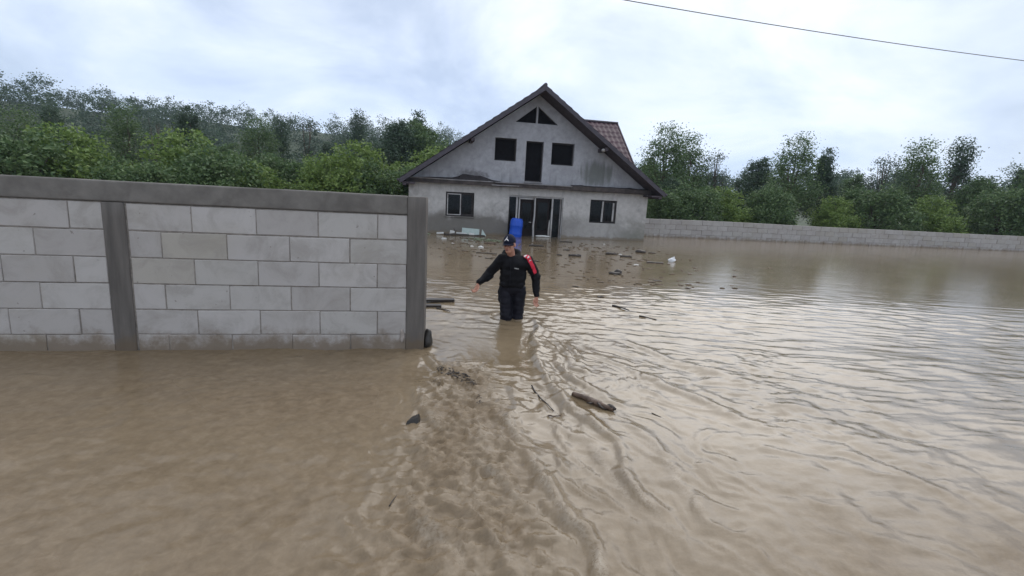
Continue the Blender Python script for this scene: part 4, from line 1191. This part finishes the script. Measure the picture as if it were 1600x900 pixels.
b.caps(neck + V((0, 0, -0.03)), shR, 0.05, 0.045); b.caps(neck + V((0, 0, -0.03)), shL, 0.05, 0.045)
for h, k, a in ((hipR, knR, anR), (hipL, knL, anL)):
    b.caps(h, k, 0.082, 0.055); b.caps(k, a, 0.052, 0.036)
    b.caps(a + V((0, 0.03, -0.045)), a + V((0, -0.15, -0.06)), 0.036, 0.030)
def hand(wr, along, across, side, curl):
    # palm plus five jointed fingers; 'across' runs from little finger to index, thumb leaves the index side
    al = along.normalized(); ac = (across - al * across.dot(al)).normalized(); nm = al.cross(ac).normalized() * side
    pc = wr + al * 0.052
    rotm = Matrix((ac, nm, al)).transposed()
    b.ell(pc, (0.041, 0.017, 0.052), rotm, 14, 10)
    b.caps(wr - al * 0.02, wr + al * 0.03, 0.025, 0.024)
    for i, (off, ln) in enumerate(((-0.031, 0.062), (-0.0105, 0.077), (0.0105, 0.083), (0.032, 0.072))):
        base = wr + al * (0.088 + (0.004 if i in (1, 2) else -0.004)) + ac * off
        d = al.copy(); p = base
        for j, fr in enumerate((0.45, 0.32, 0.23)):
            ang = curl * (0.5 + 0.45 * j) * (1.15 - 0.08 * i)
            d2 = (al * math.cos(ang) + nm * math.sin(ang) + ac * off * 1.5).normalized()
            q = p + d2 * ln * fr
            b.caps(p, q, 0.0092 - 0.0006 * j, 0.0088 - 0.0006 * j, 10); p = q
    p0 = wr + al * 0.03 + ac * 0.028
    d1 = (al * 0.62 + ac * 0.62 + nm * 0.40).normalized(); p1 = p0 + d1 * 0.042
    d2 = (al * 0.86 + ac * 0.15 + nm * 0.48).normalized(); p2 = p1 + d2 * 0.034
    p3 = p2 + (al * 0.9 - ac * 0.05 + nm * 0.5).normalized() * 0.024
    b.caps(p0, p1, 0.0135, 0.011, 10); b.caps(p1, p2, 0.0108, 0.0100, 10); b.caps(p2, p3, 0.0098, 0.0085, 10)
hand(wrR + V((-0.008, -0.012, -0.012)), V((-0.30, -0.25, -0.92)), V((0.75, -0.65, 0.0)), 1, 1.25)
hand(wrL + V((0.0, -0.01, -0.02)), V((-0.10, -0.12, -0.98)), V((-0.85, -0.52, 0.1)), -1, 1.1)
body = link('body', remesh(b, 'body', 0.0055, 3), M['skin'], man)

j = MB()
lean = V((0, -0.02, 0))
j.ell((-0.008, -0.01, 0.745), (0.208, 0.130, 0.140), None, 24, 14)
j.ell((-0.012, -0.005, 0.62), (0.190, 0.130, 0.20), None, 24, 14)
j.ell((-0.02, 0.008, 0.475), (0.190, 0.135, 0.085), None, 24, 14)
j.caps((-0.165, 0.02, 0.455), (0.12, 0.02, 0.455), 0.046, 0.046)
j.caps((-0.15, -0.06, 0.455), (0.10, -0.065, 0.455), 0.05, 0.05)
j.ell((-0.015, 0.0, 0.55), (0.194, 0.135, 0.13), None, 24, 14)
j.caps(shR, elR, 0.082, 0.068); j.caps(elR, wrR + (elR - wrR) * 0.06, 0.068, 0.046)
j.caps(shL, elL, 0.084, 0.070); j.caps(elL, wrL + (elL - wrL) * 0.06, 0.069, 0.047)
j.caps(elR + V((0.02, -0.01, -0.04)), elR.lerp(wrR, 0.4) + V((0.01, 0, -0.02)), 0.05, 0.052)
j.caps(neck + V((0, 0.015, -0.045)), shR + V((0.03, 0, 0.0)), 0.062, 0.062); j.caps(neck + V((0, 0.015, -0.045)), shL + V((-0.03, 0, 0)), 0.062, 0.062)
# hood gathered round the neck
for k in range(14):
    a = R(-62 + 304 * k / 13)
    a2 = R(-62 + 304 * (k + 1) / 13)
    def hpnt(q): return V((-0.052 + 0.104 * math.cos(q), 0.022 + 0.090 * math.sin(q), 0.872 + 0.045 * math.sin(q) + 0.012))
    rr = 0.036 + 0.020 * max(0, math.sin(a))
    if k < 13: j.caps(hpnt(a), hpnt(a2), rr, rr)
jk_me = remesh(j, 'jacket', 0.010, 5)
def ruffle(me, fn):
    nv_ = len(me.vertices); nr_ = np.zeros(nv_ * 3, np.float32); cs_ = np.zeros(nv_ * 3, np.float32)
    me.vertices.foreach_get('normal', nr_); me.vertices.foreach_get('co', cs_)
    cs_ = cs_.reshape(-1, 3); nr_ = nr_.reshape(-1, 3)
    cs_ = cs_ + nr_ * np.array([fn(V(tuple(map(float, c)))) for c in cs_], np.float32)[:, None]
    me.vertices.foreach_set('co', cs_.ravel()); me.update()
ruffle(jk_me, lambda c: mnoise.noise(V((c.x * 9, c.y * 9, c.z * 15))) * 0.006 + mnoise.noise(V((c.x * 6 + c.z * 9, c.y * 8, c.z * 16 - c.x * 8 + 5))) * 0.012)
jacket = link('jacket', jk_me, M['jacket'], man)
# sleeve stripe and chest mark follow the jacket surface
def lift(name, test, mat, off, parent):
    mb = MB(); idx = {}
    for p in jk_me.polygons:
        if test(p.center, p.normal):
            f = []
            for vi in p.vertices:
                if vi not in idx:
                    idx[vi] = len(mb.v); vv_ = jk_me.vertices[vi]; mb.v.append(tuple(vv_.co + vv_.normal * off))
                f.append(idx[vi])
            mb.f.append(tuple(f))
    me = bpy.data.meshes.new(name); me.from_pydata(mb.v, [], mb.f)
    me.polygons.foreach_set('use_smooth', [True] * len(me.polygons))
    return link(name, me, mat, parent)
SP = [V((0.095, -0.045, 0.915)), V((0.185, -0.068, 0.875)), V((0.250, -0.072, 0.77)), V((0.325, -0.040, 0.615))]
def seg_d(p, a, c):
    t = max(0.0, min(1.0, (p - a).dot(c - a) / (c - a).length_squared)); return (p - a.lerp(c, t)).length, t
def on_stripe(c, n, lo, hi, w=0.046):
    d, t = min((seg_d(c, SP[i], SP[i + 1])[0], i + seg_d(c, SP[i], SP[i + 1])[1]) for i in range(3))
    return lo <= t <= hi and d < w and n.y < 0.6
lift('sleeve_stripe', lambda c, n: on_stripe(c, n, 0.25, 2.85, 0.030), M['red'], 0.0025, jacket)
lift('stripe_end', lambda c, n: on_stripe(c, n, 0.02, 0.7, 0.024), M['white_print'], 0.0045, jacket)
for t0_, t1_ in ((0.95, 1.12), (1.4, 1.5)):
    lift('stripe_lettering', lambda c, n: on_stripe(c, n, t0_, t1_, 0.016), M['white_print'], 0.0045, jacket)
# zip and small chest mark
def front_y(x, z):
    best = None
    for v in jk_me.vertices:
        d = (v.co.x - x) ** 2 + (v.co.z - z) ** 2
        if v.co.y < 0 and d < 0.0004 and (best is None or v.co.y < best): best = v.co.y
    return best if best is not None else -0.13
pts = [(-0.055, front_y(-0.055, z) - 0.003, z) for z in np.linspace(0.82, 0.46, 10)]
MB().tube(pts, 0.004, 6).build('zip', M['trousers'], jacket, True)
cm = MB()
for k in range(6):
    x = 0.002 + k * 0.010; z = 0.712 - 0.0012 * k; hgt = (0.012, 0.009, 0.012, 0.009, 0.009, 0.011)[k]
    y = front_y(x, z) - 0.002
    cm.box(x, x + 0.0075, y - 0.002, y, z - 0.005, z - 0.005 + hgt)
cm.build('chest_mark', M['white_print'], jacket)

t_ = MB()
t_.ell((-0.015, 0.015, 0.40), (0.172, 0.125, 0.12), None, 22, 12)
for h, k, a, xx in ((hipR, knR, anR, -1), (hipL, knL, anL, 1)):
    t_.caps(h, k, 0.103, 0.084); t_.caps(k, a + V((0, 0, 0.03)), 0.082, 0.062)
t_.caps((-0.185, 0.0, 0.33), (-0.165, -0.02, 0.22), 0.045, 0.05)
t_.caps((0.145, 0.0, 0.33), (0.125, -0.02, 0.12), 0.045, 0.045)
tr_me = remesh(t_, 'trousers', 0.011, 4)
ruffle(tr_me, lambda c: mnoise.noise(V((c.x * 10, c.y * 10, c.z * 12))) * 0.008 + mnoise.noise(V((c.x * 7, c.y * 7, c.z * 26))) * 0.007)
link('trousers', tr_me, M['trousers'], man)
for a in (anR, anL):
    s_ = MB(); s_.caps(a + V((0, 0.04, -0.05)), a + V((0, -0.17, -0.062)), 0.046, 0.042); s_.box(a.x - 0.045, a.x + 0.045, a.y - 0.21, a.y + 0.085, a.z - 0.112, a.z - 0.08)
    link('shoe', remesh(s_, 'shoe', 0.010, 3), M['sheet_dark'], man)

# cap, hair and face
c_ = MB()
NU, NV = 32, 12
def cap_pt(a, ph, e_=0.0):
    return hp((0.0855 + e_) * math.cos(ph) * math.cos(a), 0.010 + (0.108 + e_) * math.cos(ph) * math.sin(a), 0.034 + (0.118 + e_) * math.sin(ph) ** 0.9 if ph > 0 else 0.034)
for layer in (0.0, -0.006):
    base = len(c_.v)
    for i in range(NV):
        ph = (math.pi / 2 - 0.03) * i / (NV - 1)
        for k in range(NU): c_.v.append(tuple(cap_pt(2 * math.pi * k / NU, ph, layer)))
    for i in range(NV - 1):
        for k in range(NU):
            k2 = (k + 1) % NU
            c_.f.append((base + i * NU + k, base + i * NU + k2, base + (i + 1) * NU + k2, base + (i + 1) * NU + k))
    c_.f.append(tuple(base + (NV - 1) * NU + k for k in range(NU)))
for k in range(NU):
    k2 = (k + 1) % NU
    c_.f.append((k, k2, NV * NU + k2, NV * NU + k))
cap = c_.build('cap', M['cap'], man, True)
c_ = MB(); NB = 18
for lay in (0.0, -0.006):
    for i in range(NB + 1):
        a = R(200 + 140 * i / NB)
        for q in range(6):
            t = q / 5
            x = 0.084 * math.cos(a) * (1 - 0.02 * t); y0_ = 0.010 + 0.106 * math.sin(a)
            ext = 0.064 * t * (max(0.0, math.sin(R(180 * i / NB))) ** 0.55)
            c_.v.append(tuple(hp(x, y0_ - ext, 0.036 + lay - 0.012 * t - 2.6 * x * x * (0.3 + t))))
S = (NB + 1) * 6
for i in range(NB):
    for q in range(5):
        k = i * 6 + q
        c_.f.append((k, k + 1, k + 7, k + 6)); c_.f.append((S + k, S + k + 6, S + k + 7, S + k + 1))
    k = i * 6 + 5; c_.f.append((k, S + k, S + k + 6, k + 6))
c_.build('brim', M['cap'], cap, True)
MB().ell(hp(0, 0.010, 0.153), (0.010, 0.010, 0.005), HR).build('button', M['cap'], cap, True)
# white peaked mark on the front of the cap: one spread figure of three tapering strokes
em = MB()
def ce(u, w, e_=0.003):     # u across (radians from the front), w height 0..1
    return cap_pt(R(270) + u, 0.16 + 0.95 * w, e_)
def stroke(a, c, w0, w1, n=6):
    d = (c[0] - a[0], c[1] - a[1]); l = math.hypot(*d); px, py = -d[1] / l, d[0] / l
    base = len(em.v)
    for i in range(n + 1):
        t = i / n; w = w0 + (w1 - w0) * t
        for s in (-1, 1):
            u, v_ = a[0] + d[0] * t + s * px * w, a[1] + d[1] * t + s * py * w
            em.v.append(tuple(ce(u, v_)))
        if i: em.f.append((base + 2 * i - 2, base + 2 * i - 1, base + 2 * i + 1, base + 2 * i))
stroke((0.0, 0.42), (-0.36, 0.10), 0.09, 0.05); stroke((0.0, 0.42), (0.36, 0.12), 0.09, 0.05); stroke((0.0, 0.36), (0.10, 0.72), 0.085, 0.03)
em.build('cap_emblem', M['white_print'], cap)
h_ = MB()
h_.ell(hp(0, 0.028, 0.012), (0.0755, 0.086, 0.060), HR, 22, 12)
link('hair', remesh(h_, 'hair', 0.008, 2), M['hair'], man)
for s in (-1, 1):
    MB().ell(hp(s * 0.031, -0.0795, 0.006), (0.013, 0.009, 0.0075), HR).build('eye', M['eye_white'], man, True)
    MB().ell(hp(s * 0.031, -0.0875, 0.005), (0.0055, 0.003, 0.0055), HR).build('iris', M['hair'], man, True)
    MB().caps(hp(s * 0.016, -0.0905, 0.024), hp(s * 0.046, -0.080, 0.026), 0.0055, 0.004).build('eyebrow', M['hair'], man, True)
MB().caps(hp(-0.019, -0.0955, -0.0535), hp(0.019, -0.0955, -0.0535), 0.0045, 0.0045).caps(hp(-0.014, -0.0945, -0.061), hp(0.014, -0.0945, -0.061), 0.005, 0.005).build('lips', M['lip'], man, True)

# ------------------------------------------------------------------ trees and shrubs
def crown_mesh(name, lobes, leaf, per, seed, spread=1.0):
    """lobes: list of (centre, radii, clumps). Each clump is a spray of leaf-sized quads."""
    rng = np.random.default_rng(seed)
    C, = [[]]
    for (c, r, n) in lobes:
        d = rng.normal(size=(n, 3)); d /= np.linalg.norm(d, axis=1)[:, None]
        q = rng.uniform(0.25, 1.0, n) ** 0.45
        wob = 1 + 0.35 * np.array([mnoise.noise(Vector(tuple(k * 1.7)) + Vector((seed, 0, 0))) for k in d])
        p = np.array(c) + d * np.array(r) * (q * wob)[:, None]
        C.append(p)
    C = np.concatenate(C)
    N = len(C) * per
    cr = rng.uniform(0.6, 1.4, len(C)).repeat(per) * leaf * 4.2 * spread
    P = C.repeat(per, 0) + rng.normal(size=(N, 3)) * cr[:, None] * np.array([1, 1, 0.75]) * 0.6
    s = leaf * rng.uniform(0.55, 1.3, N)
    a = rng.normal(size=(N, 3)); a[:, 2] *= 0.6; a /= np.linalg.norm(a, axis=1)[:, None]
    bb = rng.normal(size=(N, 3)); bb -= a * (bb * a).sum(1)[:, None]; bb /= np.linalg.norm(bb, axis=1)[:, None]
    A = a * s[:, None]; B = bb * (s * 0.55)[:, None]
    vs = np.stack([P - A, P + B * 1.0 - A * 0.1, P + A, P - B - A * 0.1], 1).reshape(-1, 3)
    me = bpy.data.meshes.new(name)
    me.vertices.add(4 * N); me.vertices.foreach_set('co', vs.astype(np.float32).ravel())
    me.loops.add(4 * N); me.loops.foreach_set('vertex_index', np.arange(4 * N, dtype=np.int32))
    me.polygons.add(N)
    me.polygons.foreach_set('loop_start', np.arange(0, 4 * N, 4, dtype=np.int32)); me.polygons.foreach_set('loop_total', np.full(N, 4, np.int32))
    me.update()
    return me, C
def trunk_mesh(h, r, limbs, seed, top=0.8):
    rnd = random.Random(seed); mb = MB()
    pts = [(0.06 * h * mnoise.noise(Vector((i * 0.4, seed, 0))), 0.06 * h * mnoise.noise(Vector((i * 0.4, seed, 5))), h * top * i / 7) for i in range(8)]
    mb.tube(pts, [r * (1.15 - 0.85 * i / 7) for i in range(8)], 8)
    for (tx, ty, tz) in limbs:
        i = min(6, max(1, int(7 * (tz / h) * 0.6)))
        p = Vector(pts[i]); q = Vector((tx, ty, tz)); m_ = p.lerp(q, 0.5) + Vector((0, 0, 0.06 * h * rnd.uniform(0, 1)))
        mb.tube([p, p.lerp(m_, 0.6), m_, q], [r * 0.5, r * 0.38, r * 0.28, r * 0.10], 6)
    return mb.mesh('trunk', True)
KINDS = {}
def kind(key, h, lobes, leaf, per, seed, mat, r=0.12, nl=10, spread=1.0, top=0.8):
    cm_, C = crown_mesh('crown_' + key, lobes, leaf, per, seed, spread)
    cm_.materials.append(M[mat])
    rnd = random.Random(seed)
    tm = trunk_mesh(h, r, [tuple(C[rnd.randrange(len(C))]) for _ in range(nl)], seed, top)
    tm.materials.append(M['bark'])
    KINDS[key] = (cm_, tm)
# round light bush, broad tree, upright pointed tree, feathery twiggy tree, tall poplar-like tree
kind('bush', 4.2, [((0, 0, 2.2), (1.9, 1.7, 1.7), 130), ((-1.1, 0.2, 1.6), (1.3, 1.3, 1.3), 60), ((1.2, -0.2, 1.7), (1.3, 1.2, 1.4), 60), ((0.3, 0.1, 3.3), (1.0, 1.0, 0.9), 40)], 0.075, 62, 1, 'leaf_bright')
kind('bush2', 4.0, [((0, 0, 2.0), (2.2, 1.7, 1.6), 140), ((-1.3, 0, 2.6), (1.0, 1.0, 1.1), 45), ((1.3, 0.1, 1.4), (1.4, 1.2, 1.2), 60), ((0.6, 0, 3.0), (0.9, 0.9, 0.9), 36)], 0.075, 62, 2, 'leaf_mid')
kind('broad', 8.5, [((0, 0, 4.5), (2.6, 2.4, 2.8), 190), ((-1.6, 0.2, 3.4), (1.7, 1.6, 1.9), 80), ((1.7, -0.3, 3.8), (1.7, 1.6, 2.0), 80), ((0.4, 0.2, 6.8), (1.5, 1.4, 1.5), 70), ((1.5, 0, 5.8), (1.2, 1.1, 1.2), 40), ((-1.2, 0, 6.0), (1.1, 1.0, 1.2), 36)], 0.095, 62, 3, 'leaf_mid', 0.2, 16)
kind('dense', 8.0, [((0, 0, 4.0), (2.4, 2.2, 3.2), 210), ((-1.5, 0.2, 2.8), (1.6, 1.6, 2.0), 80), ((1.4, -0.3, 3.0), (1.6, 1.6, 2.2), 80), ((-0.3, 0.2, 6.4), (1.3, 1.2, 1.5), 60)], 0.095, 62, 4, 'leaf_dark', 0.2, 14)
kind('spire', 9.0, [((0, 0, 4.2), (1.7, 1.6, 2.6), 120), ((0, 0, 7.0), (0.7, 0.7, 1.7), 46), ((-0.5, 0.1, 6.2), (0.45, 0.4, 1.5), 22), ((0.55, 0, 6.4), (0.40, 0.4, 1.5), 22), ((0.9, 0, 5.6), (0.6, 0.5, 1.3), 24)], 0.085, 60, 5, 'leaf_dark', 0.15, 12)
kind('feathery', 8.5, [((0, 0, 3.6), (1.4, 1.3, 1.8), 60), ((-0.3, 0, 6.0), (0.9, 0.8, 1.9), 26), ((0.5, 0.1, 5.6), (0.7, 0.7, 1.6), 20)], 0.07, 34, 6, 'leaf_grey', 0.10, 26, 1.6)
kind('airy', 9.5, [((0, 0, 5.2), (1.8, 1.7, 2.6), 95), ((-1.0, 0.1, 3.8), (1.4, 1.3, 1.6), 60), ((1.2, 0, 4.4), (1.3, 1.2, 1.8), 60), ((0.2, 0, 7.8), (1.0, 0.9, 1.3), 36), ((-0.9, 0, 6.8), (0.7, 0.6, 1.0), 20), ((1.1, 0, 6.9), (0.7, 0.7, 0.9), 20)], 0.085, 46, 7, 'leaf_mid', 0.16, 18, 1.5)
kind('tall', 11.0, [((0, 0, 5.2), (1.3, 1.2, 2.6), 80), ((0.1, 0, 8.4), (0.95, 0.9, 1.9), 60), ((-0.6, 0, 7.2), (0.6, 0.6, 1.1), 24)], 0.10, 46, 8, 'leaf_dark', 0.16, 12, 1.3)
NAMES = {'bush': 'leafy_shrub', 'bush2': 'leafy_shrub', 'broad': 'broadleaf_tree', 'dense': 'broadleaf_tree', 'spire': 'pointed_tree', 'feathery': 'sparse_tree', 'airy': 'broadleaf_tree', 'tall': 'tall_tree'}
def tree(key, x, y, s, label, group, rz=None, sz=1.0):
    cm_, tm = KINDS[key]
    rz = random.uniform(0, 6.28) if rz is None else rz
    o = tag(empty(NAMES[key], (x, y, gh(x, y) - 0.05), rz), label, 'shrub' if 'bush' in key else 'tree', group)
    o.scale = (s, s, s * sz)
    link('trunk', tm, None, o); link('crown', cm_, None, o)
    return o
def at(px, d):   # ground position at pixel column px (of 1600) and distance d
    b_ = math.atan((px - 800) / F_PX); return d * math.sin(b_), d * math.cos(b_)
GL, GR = 'trees and shrubs left of the house', 'trees and shrubs right of the house'
T = [
    ('bush', 560, 27, 1.15, 1.0, 'bright green shrub above the garden wall at the left photo edge', GL),
    ('bush2', 598, 26, 0.98, 1.0, 'mid green shrub above the garden wall next to the roof corner', GL),
    ('bush', 632, 31, 0.95, 1.0, 'green shrub half hidden behind the left eave', GL),
    ('bush', 672, 34, 1.30, 0.95, 'light green shrub showing above the left roof slope', GL),
    ('dense', 612, 40, 0.92, 1.0, 'dark tree mass left of the pointed tree', GL),
    ('broad', 655, 42, 0.94, 1.0, 'broad green tree rising over the left roof slope', GL),
    ('spire', 644, 44, 1.00, 1.0, 'pointed dark tree standing highest over the left roof slope', GL),
    ('feathery', 613, 43, 0.93, 1.0, 'sparse twiggy tree left of the pointed tree', GL),
    ('feathery', 712, 52, 0.85, 1.0, 'thin bare-looking tree just touching the left roof slope', GL),
    ('broad', 686, 47, 0.74, 1.0, 'rounded tree between the broad tree and the roof slope', GL),
    ('tall', 556, 70, 1.02, 1.0, 'lone tall dark tree on the skyline at the left photo edge', GL),
    ('dense', 560, 58, 0.78, 1.0, 'dark tree below the lone tall tree', GL),
    ('dense', 588, 62, 0.86, 0.9, 'dark bluish tree right of the lone tall tree', GL),
    ('airy', 1020, 37, 0.84, 1.0, 'airy green tree with sky gaps right of the roof', GR),
    ('airy', 1056, 39, 0.80, 1.0, 'airy tree at the right photo edge', GR),
    ('broad', 992, 41, 0.66, 1.0, 'rounded green tree touching the right roof slope', GR),
    ('dense', 1040, 33, 0.55, 0.9, 'dark undergrowth tree above the boundary wall near the right photo edge', GR),
    ('bush2', 1024, 31, 0.85, 1.0, 'green shrub behind the boundary wall by the house corner', GR),
    ('bush2', 1068, 32, 0.95, 1.0, 'dark green shrub behind the boundary wall at the right photo edge', GR),
]
OUT_L = [('dense', 512, 50, 0.72), ('bush', 515, 26, 0.95), ('feathery', 480, 40, 0.95), ('bush2', 462, 29, 1.05), ('tall', 440, 58, 0.8), ('bush', 398, 25, 0.8), ('airy', 405, 46, 0.8), ('broad', 352, 48, 0.62), ('bush2', 340, 24, 1.0), ('spire', 300, 44, 0.85), ('bush', 282, 27, 1.1), ('feathery', 250, 38, 0.8), ('airy', 205, 40, 0.72), ('bush2', 200, 23, 0.8), ('dense', 140, 46, 0.6), ('bush', 118, 25, 1.0), ('tall', 92, 52, 0.7), ('airy', 40, 38, 0.62), ('bush2', 30, 24, 1.0)]
OUT_R = [('feathery', 1098, 40, 0.85), ('bush', 1120, 32, 0.85), ('dense', 1160, 48, 0.8), ('bush2', 1190, 33, 1.0), ('airy', 1215, 41, 0.82), ('spire', 1262, 44, 0.8), ('bush', 1290, 34, 0.8), ('broad', 1310, 52, 0.66), ('feathery', 1352, 46, 0.9), ('bush2', 1352, 36, 1.1), ('airy', 1405, 48, 0.86), ('bush', 1440, 38, 0.9), ('tall', 1462, 56, 0.85), ('broad', 1500, 54, 0.68), ('bush2', 1540, 40, 1.2), ('spire', 1570, 54, 0.8), ('airy', 1600, 52, 0.9)]
for k_, px, d, s, sz, lab, grp in T:
    tree(k_, *at(px, d), s, lab, grp, None, sz)
KW = {'bush': 'bright green shrub', 'bush2': 'mid green shrub', 'broad': 'broad green tree', 'dense': 'dense dark tree', 'airy': 'airy tree', 'feathery': 'sparse twiggy tree', 'spire': 'pointed dark tree', 'tall': 'tall slim tree'}
ordw = ['first', 'second', 'third', 'fourth', 'fifth', 'sixth', 'seventh']
for lst, grp, base, way in ((OUT_L, GL, 'behind the garden wall', 'leftwards'), (OUT_R, GR, 'behind the boundary wall', 'rightwards')):
    cnt = {}
    for k_, px, d, s in lst:
        cnt[k_] = cnt.get(k_, 0) + 1
        if grp is GR:      # keep clear of the boundary wall, which runs away from the viewer
            bx, by = at(px, 1.0); t0 = UY.dot(rf_o) / (UY.x * bx + UY.y * by)
            d = max(d, t0 + 6.0)
        tree(k_, *at(px, d), s, '%s %s counting %s from the photo edge %s' % (ordw[cnt[k_] - 1], KW[k_], way, base), grp)

# far woods on the hills: one mass
rng = np.random.default_rng(5)
lob = []
for i in range(420):
    a = rng.uniform(-0.95, 0.95); d = rng.uniform(110, 215)
    x, y = d * math.sin(a), d * math.cos(a); z = gh(x, y); r = rng.uniform(2.2, 4.2)
    lob.append(((x, y, z + r * 0.8), (r, r, r * 1.2), 24))
wm_, _ = crown_mesh('far_woods', lob, 0.24, 30, 9, 1.0)
tag(link('far_woods', wm_, M['leaf_dark']), 'dark wooded hills on the horizon behind the house', kind='stuff')

# ------------------------------------------------------------------ humid air
hz = MB().box(-260, 260, -30, 260, -4, 45).build('haze', None)
hm = bpy.data.materials.new('humid_air'); hm.use_nodes = True
hm.node_tree.nodes.clear()
ho = hm.node_tree.nodes.new('ShaderNodeOutputMaterial'); pv = hm.node_tree.nodes.new('ShaderNodeVolumePrincipled')
pv.inputs['Color'].default_value = (0.72, 0.82, 0.95, 1)
pv.inputs['Density'].default_value = 0.0004
pv.inputs['Anisotropy'].default_value = 0.2
hm.node_tree.links.new(pv.outputs[0], ho.inputs['Volume'])
hz.data.materials.append(hm)
tag(hz, 'thin humid haze after the rain', None, None, 'stuff')
